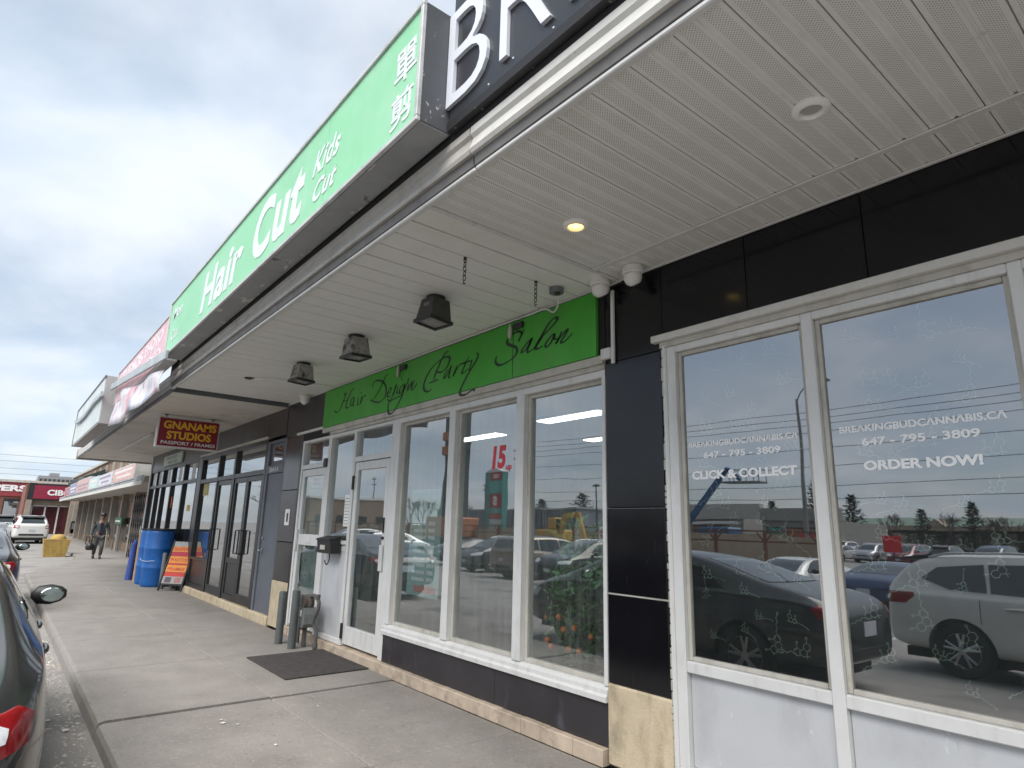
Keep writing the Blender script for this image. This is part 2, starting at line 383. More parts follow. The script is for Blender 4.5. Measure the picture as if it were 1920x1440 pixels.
# roof and core
MB().box(XR, XS, -9, 1.83, 3.62, 3.80).put('roof', m_dirtyw, B)
MB().box(XR, XS, 1.55, 1.878, 3.801, 4.50).put('parapet', m_gap, B)  # added dark backing, blocks the sky slit between fascia and signs
MB().box(XS, XE, -9, 1.80, 3.57, 3.80).put('roof', m_dirtyw, B)
MB().box(XR, XE, -9.2, -9, 0, 3.8).put('rear_wall', m_stucco, B)
MB().box(22.7, 22.9, -9, -.02, 0, 3.525).put('end_wall', mat('brown_brick', (.16, .10, .075), .85, var=.3, vs=6, bump=.3), B)
MB().box(XR-.2, XR, -9, 0, 0, 3.8).put('end_wall', m_stucco, B)
MB().box(XR, 22.7, -9, -.10, -.1, .10).put('floor_slab', m_kerb, B)
# salon room
m_room = mat('room_wall', (.36, .41, .40), .8, var=.1); m_roomc = mat('room_ceiling', (.60, .60, .58), .8, var=.04)
MB().box(3.2, 9.7, -6.2, -6.1, .1, 3.1).put('room_wall', m_room, B)
MB().box(3.05, 3.2, -6.2, -.12, .1, 3.1).put('room_wall', m_room, B)
MB().box(9.72, 9.85, -6.2, -.12, .1, 3.6).put('room_wall', m_room, B)
MB().box(3.2, 9.72, -6.1, -.12, 3.02, 3.1).put('room_ceiling', m_roomc, B)
MB().box(3.2, 9.72, -6.1, -.12, .10, .12).put('room_floor', mat('room_floor', (.16, .17, .17), .4, var=.15), B)
m_flu = mat('fluorescent', (.9, .92, .9), .5, emit=(1, .98, .92, 3.0))
for i, (x, y) in enumerate([(4.1, -1.6), (5.6, -1.9), (4.0, -3.4), (6.4, -3.6), (8.0, -2.2)]):
    o = thing('ceiling_light', ['lit fluorescent troffer in the salon ceiling behind the window beside the pillar', 'lit fluorescent troffer behind the middle salon window', 'lit fluorescent troffer deep in the salon by the side wall', 'lit fluorescent troffer deep in the salon behind the price poster', 'lit fluorescent troffer behind the salon door'][i], 'light', (x, y, 3.0), group='fluorescent lights in the salon ceiling')
    MB().box(x-.6, x+.6, y-.15, y+.15, 3.0, 3.018, .004).put('housing', m_white, o)
    MB().box(x-.55, x+.55, y-.11, y+.11, 2.985, 2.999).put('diffuser', m_flu, o)
# dark rooms behind the other fronts
m_dim = mat('dim_room', (.055, .055, .055), .8, var=.3, vs=1.5)
MB().box(XR, 3.04, -.5, -.42, .1, 3.5).put('room_wall', m_dim, B)
MB().box(9.9, 22.6, -3.6, -3.5, .1, 3.4).put('room_wall', mat('studio_wall', (.12, .12, .115), .8, var=.4, vs=1.2), B)
MB().box(9.9, 22.6, -3.5, -.2, 3.06, 3.12).put('room_ceiling', m_dim, B)
MB().box(9.9, 22.6, -3.5, -.2, .10, .12).put('room_floor', m_dim, B)

# --- soffits
sof = MB().box(3.12, XS, .0, 1.80, 3.592, 3.61).put('soffit', m_gap, B)
bd = MB().box(-.1068, .1068, .012, 1.795, 3.568, 3.588, .004).mesh('board', m_soffit)
x = 3.25
while x < XS-.1:
    link(bd, 'board', sof, loc=(x, 0, rnd.uniform(-.0015, .0015))); x += .228
# perforated vinyl panels
def perforated():
    m = mat('perforated_vinyl', (.80, .795, .77), .48, var=.05, vs=1.3, dirt=[((.58, .55, .49), .50, .78, 1.2, None, .55), ((.45, .41, .35), .67, .74, 5, None, .5)])
    t = m.node_tree; n = t.nodes.new; l = t.links.new; P = t.nodes['Principled BSDF']
    src = P.inputs['Base Color'].links[0].from_socket
    tcn = n('ShaderNodeTexCoord'); mp = n('ShaderNodeMapping'); mp.inputs['Rotation'].default_value = (0, 0, R(45)); mp.inputs['Scale'].default_value = (88, 88, 0)
    l(tcn.outputs['Object'], mp.inputs[0])
    v = n('ShaderNodeTexVoronoi'); v.inputs['Scale'].default_value = 1; v.inputs['Randomness'].default_value = 0; v.voronoi_dimensions = '2D'; l(mp.outputs[0], v.inputs['Vector'])
    r = n('ShaderNodeMapRange'); r.inputs[1].default_value = .20; r.inputs[2].default_value = .30; r.inputs[3].default_value = 1; r.inputs[4].default_value = 0; l(v.outputs['Distance'], r.inputs[0])
    sx = n('ShaderNodeSeparateXYZ'); l(tcn.outputs['Object'], sx.inputs[0])
    ab = n('ShaderNodeMath'); ab.operation = 'ABSOLUTE'; l(sx.outputs[0], ab.inputs[0])
    d = n('ShaderNodeMath'); d.operation = 'SUBTRACT'; d.inputs[1].default_value = .056; l(ab.outputs[0], d.inputs[0])
    d2 = n('ShaderNodeMath'); d2.operation = 'ABSOLUTE'; l(d.outputs[0], d2.inputs[0])
    d3 = n('ShaderNodeMath'); d3.operation = 'LESS_THAN'; d3.inputs[1].default_value = .034; l(d2.outputs[0], d3.inputs[0])
    mu = n('ShaderNodeMath'); mu.operation = 'MULTIPLY'; l(r.outputs[0], mu.inputs[0]); l(d3.outputs[0], mu.inputs[1])
    x = n('ShaderNodeMix'); x.data_type = 'RGBA'; l(mu.outputs[0], x.inputs[0]); l(src, x.inputs[6]); x.inputs[7].default_value = (.30, .285, .26, 1); l(x.outputs[2], P.inputs['Base Color'])
    return m
m_perf = perforated()
sof2 = MB().box(XR, 3.11, .0, 1.80, 3.588, 3.61).put('soffit', m_soffit, B)
pr = [(-.1110, 3.570), (-.009, 3.570), (-.005, 3.578), (.005, 3.578), (.009, 3.570), (.1110, 3.570), (.1110, 3.587), (-.1110, 3.587)]
pan = MB().prism(pr, 'y', .34, 1.795).prism(pr, 'y', .01, .30).mesh('panel', m_perf)
x = 2.985
while x > XR:
    link(pan, 'panel', sof2, loc=(x, 0, rnd.uniform(-.002, .001))); x -= .2285
MB().box(XR, 3.1, .300, .345, 3.556, 3.569, .004).put('soffit_trim', m_white, B)
MB().box(3.100, 3.128, .0, 1.81, 3.552, 3.590, .004).put('soffit_trim', m_white, B)
MB().box(XR, 3.1, .004, .03, 3.556, 3.5685, .004).put('soffit_trim', m_white, B)
MB().box(3.13, XS, .003, .03, 3.548, 3.5665, .004).put('soffit_trim', m_white, B)
m_soff3 = mat('soffit_weathered', (.68, .655, .60), .6, var=.1, vs=1.2, dirt=[((.45, .42, .38), .5, .75, 1.1), ((.50, .36, .26), .60, .75, .8, None, .6)])
sof3 = MB().box(XS+.02, XE, -.5, 1.80, 3.552, 3.566).put('soffit', m_gap, B)
bd3 = MB().box(-.1075, .1075, -.5, 1.80, 3.53, 3.548, .004).mesh('board', m_soff3)
x = XS+.16
while x < XE-.05:
    link(bd3, 'board', sof3, loc=(x, 0, rnd.uniform(-.003, .002))); x += .2285
MB().box(XS-.01, XS+.03, .0, 1.82, 3.515, 3.60).put('soffit_step', m_grey, B)
MB().box(XE, XE+.05, -.5, 1.86, 3.48, 3.80).put('canopy_end', m_dirtyw, B)
# --- fascia: lip, dark reveal, pressed white band
def fascia(x0, x1, m, tip=0.):
    MB().box(x0, x1, 1.796, 1.836, 3.553, 3.580, .006).put('fascia_lip', m_white, B)
    MB().prism([(1.83, 3.581), (1.842, 3.581), (1.850, 3.64), (1.83, 3.64)], 'x', x0+.002, x1-.002).put('fascia_reveal', mat('reveal_grey', (.17, .165, .16), .7, var=.2, vs=6), B)
    MB().prism([(1.83, 3.642), (1.872, 3.642), (1.880+tip, 3.665), (1.862, 3.74), (1.880, 3.76), (1.880, 3.80), (1.868, 3.843), (1.83, 3.843)], 'x', x0, x1).put('fascia_band', m, B)
m_fas = mat('fascia_grey', (.46, .44, .41), .55, var=.1, vs=5, dirt=[((.25, .23, .21), .48, .72, 5, (1, 1, 1), .7)])
m_fasw = mat('fascia_white', (.62, .61, .58), .6, var=.08, vs=5, dirt=[((.36, .33, .29), .50, .76, 5, None, .7), ((.24, .20, .16), .66, .73, 11, None, .6)])
fascia(2.585, 7.9, m_fas); fascia(7.905, XS, m_fas); fascia(XR, 2.575, m_fasw, .004)
mb = MB()
for x in (8.5, 9.1, 9.7, 10.2): mb.lathe([(.012, 0), (.012, .006), (.004, .008)], (x, 1.866, 3.71), 8, 'y')
mb.put('fascia_bolt', m_black, B)
# far canopy fascia: white siding boards
for k in range(3):
    MB().box(XS+.0, XE, 1.805+.004*k, 1.82+.004*k, 3.58+.085*k, 3.66+.085*k, .004).put('fascia_board', m_fasw, B)
MB().box(XS, XE, 1.800, 1.835, 3.51, 3.575, .005).put('fascia_reveal', m_grey, B)

# --- black tile header and pillar at the right
def panels(xs_, z0, z1, m, y0=-.06, y1=0., g=.002, name='wall_panel'):
    for a, b in zip(xs_, xs_[1:]):
        MB().box(a+g, b-g, y0, y1+rnd.uniform(-.002, .001), z0+g, z1-g, .003).put(name, m, B)
panels([-5.9, -4.4, -2.9, -1.4, .0, 1.288, 2.031, 2.72], 3.012, 3.566, m_blk)
panels([2.72, 3.283], 2.904, 3.566, m_blk)
pil = MB().box(2.745, 3.278, -.30, -.062, .0, 3.5).put('pillar', m_gap, B)
for z0, z1 in ((.53, 1.137), (1.147, 1.757), (1.762, 2.901)):
    MB().box(2.742, 3.281, -.06, .003, z0+.003, z1, .004).put('tile', m_blk, pil)
MB().box(2.742, 3.281, -.055, -.004, 1.136, 1.148).put('joint', m_dirtyw, pil)
MB().box(2.742, 3.281, -.057, .002, 1.7565, 1.7605).put('joint', m_grey, pil)
MB().box(2.735, 3.29, -.06, .012, .0, .528, .012).put('base', m_stucco, pil)
# rough mortar strip beside the metal frame
mb = MB(); z = .05
while z < 2.95:
    h = rnd.uniform(.03, .12); mb.box(2.712, 2.742, -.05, rnd.uniform(-.012, .004), z, z+h-.004, .006); z += h
mb.put('mortar_strip', m_dirtyw, B)
# header above doors further left
panels([8.93, 9.79, 10.50], 2.99, 3.566, m_blk2)
panels([10.50, XS], 2.99, 3.566, m_blk2)
panels([XS+.03, 11.5, 13.1, 14.7, 16.2, 18.3, 20.4, 22.66], 3.06, 3.528, m_blk2)
MB().box(3.29, 8.93, -.06, .0, 2.975, 3.566).put('wall_panel', m_gap, B)

# --- storefront with printed film (right)
def bars(mb, xs_, z0, z1, y0=-.10, y1=0., b=.006):
    for a, c in xs_: mb.box(a, c, y0, y1, z0, z1, b)
cols = [(2.615, 2.69), (1.625, 1.695), (.615, .675), (-.42, -.36), (-1.45, -1.39), (-2.6, -2.54)]
mb = MB(); bars(mb, cols, .06, 2.915)
for (a, b) in zip(cols, cols[1:]):
    mb.box(b[1], a[0], -.10, -.002, 2.865, 2.915, .005); mb.box(b[1], a[0], -.095, -.004, .715, .785, .006); mb.box(b[1], a[0], -.10, -.006, .06, .16, .006)
fr = mb.put('window_frame', m_white, B)
MB().prism([(2.690, -.09), (2.722, -.09), (2.724, -.01), (2.715, .012), (2.698, .012), (2.690, -.0)], 'z', .02, 2.925).put('jamb_tube', m_white, fr)
MB().box(-3, 2.79, -.05, .05, 2.957, 3.008, .004).put('head_flashing', m_fasw, fr)
MB().box(-3, 2.74, -.08, .01, 2.915, 2.956).put('head_shadow_trim', m_dirtyw, fr)
mb = MB()
for (a, b) in zip(cols, cols[1:]):      # inner stops
    mb.box(b[1]+.001, b[1]+.028, -.08, -.035, .786, 2.864, .004).box(a[0]-.028, a[0]-.001, -.08, -.035, .786, 2.864, .004).box(b[1]+.03, a[0]-.03, -.08, -.035, 2.835, 2.8645, .004).box(b[1]+.03, a[0]-.03, -.08, -.035, .7855, .812, .004)
mb.put('glazing_stop', m_dirtyw, fr)
m_film = mat('printed_film', (.006, .008, .008), .6, var=.2)
m_mol = mat('molecule_print', (.23, .32, .25), .6, var=.4, vs=6)
def seg(mb, p, q, w_, y):
    (x0, z0), (x1, z1) = p, q; d = Vector((x1-x0, z1-z0)); 
    if d.length < 1e-6: return
    d.normalize(); n_ = Vector((-d.y, d.x))*w_*.5
    mb.add([(x0+n_.x, y, z0+n_.y), (x1+n_.x, y, z1+n_.y), (x1-n_.x, y, z1-n_.y), (x0-n_.x, y, z0-n_.y)], [(0, 1, 2, 3)])
def molecule(mb, cx, cz, s_, rot, y, flip, w_):
    T = lambda x, z: (cx + flip*s_*(x*math.cos(rot)-z*math.sin(rot)), cz + s_*(x*math.sin(rot)+z*math.cos(rot)))
    def ring(x, z, dbl=False):
        P = [(x+math.cos(R(30+60*k)), z+math.sin(R(30+60*k))) for k in range(6)]
        for k in range(6): seg(mb, T(*P[k]), T(*P[(k+1) % 6]), w_, y)
        if dbl:
            Q = [(x+.75*math.cos(R(30+60*k)), z+.75*math.sin(R(30+60*k))) for k in range(6)]
            for k in (0, 2, 4): seg(mb, T(*Q[k]), T(*Q[(k+1) % 6]), w_*.8, y)
    ring(0, 0); ring(1.732, 0, True); ring(-.866, 1.5)
    seg(mb, T(-.866, 2.5), T(-.866, 3.4), w_, y); seg(mb, T(1.732, 1), T(1.732, 2.0), w_, y)
    a = [(2.6, -.5)] + [(2.6+.87*(k+1), -.5+(.5 if k % 2 == 0 else 0)*1.0-.18*k) for k in range(6)]
    for k in range(6): seg(mb, T(*a[k]), T(*a[k+1]), w_, y)
    seg(mb, T(-.866, -.5), T(-1.7, -.9), w_, y); seg(mb, T(-.866, -.5), T(-.9, -1.4), w_, y)
    for (x, z) in ((-.866, 3.75), (1.732, 2.35), (a[6][0]+.35, a[6][1]-.1)):      # small O of the OH groups
        P = [(x+.28*math.cos(R(60*k)), z+.28*math.sin(R(60*k))) for k in range(6)]
        for k in range(6): seg(mb, T(*P[k]), T(*P[(k+1) % 6]), w_, y)
m_wlet = mat('white_vinyl', (.86, .86, .86), .5, var=.02)
rm = random.Random(5)
for k, (a, b) in enumerate(zip(cols, cols[1:])):
    x0, x1 = b[1]+.028, a[0]-.028
    MB().box(x0, x1, -.060, -.054, .80, 2.84).put('pane', g_film, fr)
    MB().box(x0, x1, -.078, -.070, .80, 2.84).put('film', m_film, fr)
    mb = MB()
    for i in range(36):
        s_ = rm.choice([.011, .013, .016, .019, .022]); cx = x0+.10+(x1-x0-.16)*((i % 4)+rm.uniform(.05, .75))/4; cz = .87 + 1.92*((i//4)+rm.uniform(.1, .8))/9
        molecule(mb, cx, cz, s_, rm.uniform(-.45, .1) if rm.random() < .9 else rm.uniform(1.2, 2.0), -.0685, rm.choice([-1, -1, 1]), .0026 if s_ < .018 else .0032)
    mb.v = [(min(max(v[0], x0+.004), x1-.004), v[1], min(max(v[2], .805), 2.83)) for v in mb.v]
    tag(mb.put('molecule_print', m_mol, fr), kind='stuff')
    # lower metal panel
    MB().box(b[1]+.002, a[0]-.002, -.085, -.045, .162, .714, .004).put('kick_panel', m_whitep, fr)
for (xl, words) in ((2.562, 'CLICK & COLLECT'), (1.546, 'ORDER NOW!')):
    put_letters(text_mb('BREAKINGBUDCΛNNΛBIS.CΛ'.replace('BREA', 'BREΛ'), FAC, (xl, -.0535, 2.166), .776, .041, .0012, .034), 'letter', m_wlet, fr)
    put_letters(text_mb('647 - 795 - 3809', FAC, (xl-.113, -.0535, 2.087), .547, .045, .0012, .03), 'letter', m_wlet, fr)
    if words[0] == 'C': put_letters(text_mb(words, FAC, (2.545, -.0535, 1.948), .737, .058, .0012, .045), 'letter', m_wlet, fr)
    else: put_letters(text_mb(words, FAC, (1.435, -.0535, 1.951), .545, .054, .0012, .045), 'letter', m_wlet, fr)

# --- salon front
m_bar = m_white
mb = MB(); bars(mb, [(6.60, 6.69), (5.42, 5.53), (4.29, 4.40), (3.292, 3.33)], .50, 2.862, -.11, .004)
mb.box(3.292, 6.69, -.11, .002, 2.80, 2.861, .006)
sf = mb.put('window_frame', m_white, B)
MB().prism([(-.12, .395), (.028, .395), (.030, .43), (.012, .445), (.012, .475), (-.02, .500), (-.12, .500)], 'x', 3.288, 6.71).put('sill', m_white, sf)
MB().box(3.288, 8.93, -.06, .035, 2.905, 2.974, .005).put('head_trim', m_dirtyw, sf)
MB().box(3.288, 8.70, -.08, .012, 2.8625, 2.9045, .004).put('head_trim', m_dirtyw, sf)
mb = MB()
for a, b in ((5.532, 6.598), (4.402, 5.418), (3.332, 4.288)):
    mb.box(a, a+.035, -.10, -.05, .50, 2.80, .004).box(b-.035, b, -.10, -.05, .50, 2.80, .004).box(a+.036, b-.036, -.10, -.05, 2.765, 2.80, .004).box(a+.036, b-.036, -.10, -.05, .50, .535, .004)
mb.put('glazing_stop', m_dirtyw, sf)
for a, b in ((5.567, 6.563), (4.437, 5.383), (3.367, 4.253)):
    MB().box(a, b, -.080, -.074, .535, 2.765).put('pane', g_salon, sf)
m_red = mat('red_vinyl', (.62, .035, .05), .5, var=.05)
text_mb('15', FAC, (4.85, -.0735, 2.148), .215, .225, .001, .05, .12).put('lettering', m_red, sf)
text_mb('up', FAC, (4.63, -.0735, 2.115), .085, .06, .001, .03).put('lettering', m_red, sf)
# dark panel and tiled kerb under the windows
for a, b in zip([3.292, 4.62, 5.95, 6.46, 6.70], [4.62, 5.95, 6.46, 6.70]):
    MB().box(a+.002, b-.002, -.05, .0, .105, .395, .002).put('base_panel', m_blk2, B)
MB().box(3.29, 6.72, -.06, -.03, .08, .398).put('base_panel', m_gap, B)
x = 3.30
while x < 9.7:
    wd = .30
    if not (9.62 < x): MB().box(x+.0015, min(x+wd, 9.78)-.0015, -.09, .055+rnd.uniform(-.003, .003), -.02, .098+rnd.uniform(-.004, .002), .006).put('ledge_tile', m_tile, B)
    x += wd
for a, b in ((10.50, 11.45), (11.45, 12.9), (12.9, 14.5), (14.5, 16.4)):
    MB().box(a+.003, b-.003, -.30, .045+rnd.uniform(-.01, .02), -.03, .13, .015).put('ledge_stone', m_stucco, B)
MB().box(16.4, 22.6, -.3, .02, -.03, .12, .01).put('ledge_stone', m_bronze, B)
# door unit frame
mb = MB(); bars(mb, [(6.692, 6.80), (7.80, 7.868), (8.62, 8.72), (9.685, 9.74)], .10, 2.86, -.10, .002)
for a, b in ((6.80, 7.80), (8.72, 9.685)): mb.box(a, b, -.098, -.002, 2.405, 2.475, .006).box(a, b, -.098, -.002, 2.815, 2.858, .006)
mb.box(7.868, 8.62, -.098, -.002, 2.805, 2.858, .006).box(7.868, 8.62, -.098, -.002, 1.325, 1.375, .006).box(7.868, 8.62, -.098, -.002, .10, .17, .006)
df = mb.put('door_frame', m_white, B)
MB().box(9.742, 9.80, -.10, .004, .0, 2.98, .003).put('jamb_cover', m_bronze, df)
MB().box(8.90, 10.0, -.05, .03, 2.975, 3.012, .004).put('head_flashing', m_white, df)
MB().box(8.72, 9.74, -.08, .0, 2.862, 2.974).put('head_panel', m_gap, df)
for a, b, z0, z1 in ((6.80, 7.80, 2.476, 2.814), (8.72, 9.685, 2.476, 2.814), (7.868, 8.62, 1.376, 2.804)):
    MB().box(a, b, -.06, -.054, z0, z1).put('pane', g_salon, df)
MB().box(7.870, 8.618, -.07, -.03, .171, 1.324, .004).put('kick_panel', m_whitep, df)
MB().box(7.93, 8.17, -.03, -.022, 1.235, 1.30, .006).put('mail_slot', m_white, df)
MB().box(7.95, 8.12, -.054, -.052, 1.56, 1.98).put('notice', mat('paper', (.8, .8, .78), .8, var=.03), df)
mb = MB()
for k in range(9): mb.box(7.965, 8.105, -.0518, -.0512, 1.59+.042*k, 1.598+.042*k)
mb.put('notice_print', m_grey, df)
def door(x0, x1, z0, z1, name_m, g, rails, stile=.085, y0=-.075, y1=-.012, label=None):
    mb = MB().box(x0, x0+stile, y0, y1, z0, z1, .006).box(x1-stile, x1, y0, y1, z0, z1, .006)
    for a, b in rails: mb.box(x0+stile, x1-stile, y0+.001, y1-.001, a, b, .005)
    d = mb.put('door', name_m, B); return d
d1 = door(6.83, 7.78, .13, 2.395, m_white, g_salon, [(.13, .34), (2.29, 2.395)])
MB().box(6.915, 7.695, -.045, -.039, .34, 2.29).put('pane', g_salon, d1)
mb = MB()
for k in range(4): mb.box(6.835+.022*k, 6.851+.022*k, -.011, .012, 1.06, 1.36, .003)
mb.put('handle', m_white, d1)
MB().box(6.86, 6.88, -.012, .008, 1.50, 1.68, .004).lathe([(.018, -.012), (.018, .012)], (6.872, 0, 1.44), 12, 'y').put('lock', m_black, d1)
for z in (2.13, .28): MB().lathe([(.016, z-.09), (.016, z+.09)], (7.79, .006, 0), 10).put('hinge', m_black, d1)
d2 = door(8.74, 9.67, .13, 2.395, m_white, g_salon, [(.13, .36), (1.27, 1.43), (2.29, 2.395)])
for z0, z1 in ((1.43, 2.29), (.36, 1.27)): MB().box(8.825, 9.585, -.045, -.039, z0, z1).put('pane', g_salon, d2)
MB().box(9.12, 9.32, -.013, -.004, 1.30, 1.39, .005).put('mail_slot', m_white, d2)
MB().box(9.60, 9.64, -.012, .03, 1.18, 1.50, .008).put('handle', m_white, d2)
MB().box(8.70, 8.80, -.012, .03, 2.40, 2.52, .006).put('door_closer', m_black, d2)
text_mb('2643', FAC, (9.33, -.0385, 2.17), .26, .085, .001, .02).put('house_number', m_wlet, d2)
MB().box(8.74, 9.66, -.12, -.10, .2, 2.3).put('blind', mat('blind', (.22, .26, .25), .7, var=.15, vs=2), d2)
# pillar left of the doors
p2 = MB().box(9.81, 10.49, -.30, -.062, .0, 3.0).put('pillar', m_gap, B)
for z0, z1 in ((.69, 1.29), (1.295, 2.10), (2.105, 2.985)): MB().box(9.805, 10.497, -.06, .002, z0+.002, z1-.002, .004).put('tile', m_blk if z0 < 1 else mat('grey_tile', (.045, .043, .05), .25, var=.2, spec=.6), p2)
MB().box(9.80, 10.50, -.06, .012, .0, .688, .012).put('base', m_stucco, p2)
MB().box(10.02, 10.22, .004, .006, 1.55, 1.80).put('notice', MATS['paper'], p2)
mb = MB().box(10.07, 10.15, .0062, .0068, 1.60, 1.74); mb.put('notice_print', m_black, p2)
# blue-grey steel door with its number
m_bdoor = mat('blue_grey_door', (.115, .125, .15), .5, var=.15, vs=3, dirt=[((.28, .28, .30), .62, .75, 5, None, .6)])
mb = MB(); bars(mb, [(10.50, 10.57), (11.34, 11.45)], .10, 3.0, -.09, .002); mb.box(10.57, 11.34, -.09, .0, 2.42, 2.56, .004).box(10.57, 11.34, -.09, .0, 2.95, 3.0, .004)
bf = mb.put('door_frame', m_bdoor, B)
text_mb('2641A', FAC, (11.25, .001, 2.445), .48, .085, .002, .03).put('house_number', mat('aged_white', (.6, .6, .58), .6), bf)
MB().box(10.575, 11.335, -.07, -.04, 2.562, 2.948, .003).put('transom_panel', m_bdoor, bf)
MB().box(10.75, 11.18, -.039, -.035, 2.64, 2.88).put('pane', g_dark, bf)
bdr = MB().box(10.575, 11.335, -.075, -.02, .12, 2.415, .006).put('door', m_bdoor, B)
MB().tube([(11.24, -.02, 1.12), (11.24, .045, 1.12), (11.12, .05, 1.12)], .012, 8).lathe([(.03, -.02), (.03, -.008)], (11.24, 0, 1.12), 12, 'y').lathe([(.024, -.02), (.024, .0)], (11.24, 0, 1.32), 12, 'y').put('handle', m_chrome, bdr)

# --- bronze storefront of the studio: pair of doors, side light
mb = MB(); bars(mb, [(11.46, 11.56), (13.36, 13.48), (14.60, 14.70), (16.10, 16.22)], .12, 3.06, -.10, .004)
for a, b in ((11.56, 13.36), (13.48, 14.60), (14.70, 16.10)): mb.box(a, b, -.10, .0, 2.98, 3.06, .005).box(a, b, -.10, .0, 2.43, 2.52, .005)
mb.box(14.70, 16.10, -.10, .0, .12, .22, .005).box(14.70, 16.10, -.10, .0, .72, .78, .005)
st = mb.put('storefront_frame', m_bronze, B)
MB().box(11.46, 16.3, -.06, .04, 3.058, 3.10, .004).put('head_flashing', m_dirtyw, st)
MB().box(14.702, 16.098, -.08, -.03, .222, .718, .004).put('kick_panel', m_bronze, st)
for a, b, z0, z1 in ((11.56, 13.36, 2.521, 2.979), (13.48, 14.60, 2.521, 2.979), (14.70, 16.10, 2.521, 2.979), (14.70, 16.10, .781, 2.429)): MB().box(a, b, -.06, -.054, z0, z1).put('pane', g_dark, st)
MB().box(15.5, 15.95, -.052, -.050, 2.15, 2.42).put('notice', mat('yellow_paper', (.55, .45, .18), .7, var=.1), st)
for (x0, x1, hx) in ((11.58, 12.50, 12.40), (12.50, 13.34, 12.62), (13.50, 14.58, 14.46)):
    rails = [(.14, .30), (2.33, 2.425)] if x0 != 12.50 else [(.14, .24), (.80, .90), (2.33, 2.425)]
    d = door(x0+.004, x1-.004, .14, 2.425, m_bronze, g_dark, rails)
    MB().box(x0+.09, x1-.09, -.045, -.039, .30 if x0 != 12.5 else .90, 2.33).put('pane', g_dark, d)
    if x0 == 12.5: MB().box(x0+.089, x1-.089, -.05, -.03, .241, .799, .003).put('kick_panel', m_bronze, d)
    MB().tube([(hx, -.012, 1.0), (hx, .06, 1.0), (hx, .06, 1.42), (hx, -.012, 1.42)], .014, 8).put('handle', m_black, d)
MB().box(16.22, 16.50, -.12, .004, .0, 3.06, .004).put('pillar', m_blk2, B)
# far shop: gridded windows
px = [16.50, 18.0, 19.45, 20.7, 21.6, 22.6]
mb = MB()
for x in px: mb.box(x-.05, x+.05, -.10, .004, .1, 3.06, .004)
for z0, z1 in ((.1, .25), (.80, .88), (2.50, 2.58), (2.99, 3.06)): mb.box(16.5, 22.6, -.095, .0, z0, z1, .004)
f2 = mb.put('storefront_frame', m_bronze, B)
for a, b in zip(px, px[1:]):
    for z0, z1 in ((.881, 2.499), (2.581, 2.989)): MB().box(a+.05, b-.05, -.06, -.054, z0, z1).put('pane', g_dark, f2)
    MB().box(a+.051, b-.051, -.08, -.03, .251, .799, .003).put('kick_panel', m_bronze, f2)
    MB().box(a+.5, a+.85, -.0535, -.051, 2.60, 2.985).put('poster', mat('poster_white', (.62, .62, .60), .7, var=.15, vs=5), f2)
MB().box(22.60, 22.70, -.12, .03, .0, 3.52, .004).put('corner_trim', m_white, B)
MB().lathe([(.001, 0), (.17, 0), (.17, .004), (.001, .004)], (19.4, -.053, 2.05), 9, 'y').put('window_sticker', mat('orange_vinyl', (.75, .22, .06), .5), f2)
MB().box(17.1, 17.4, -.053, -.05, 1.8, 1.95).put('window_sticker', mat('amber_vinyl', (.70, .40, .06), .5), f2)
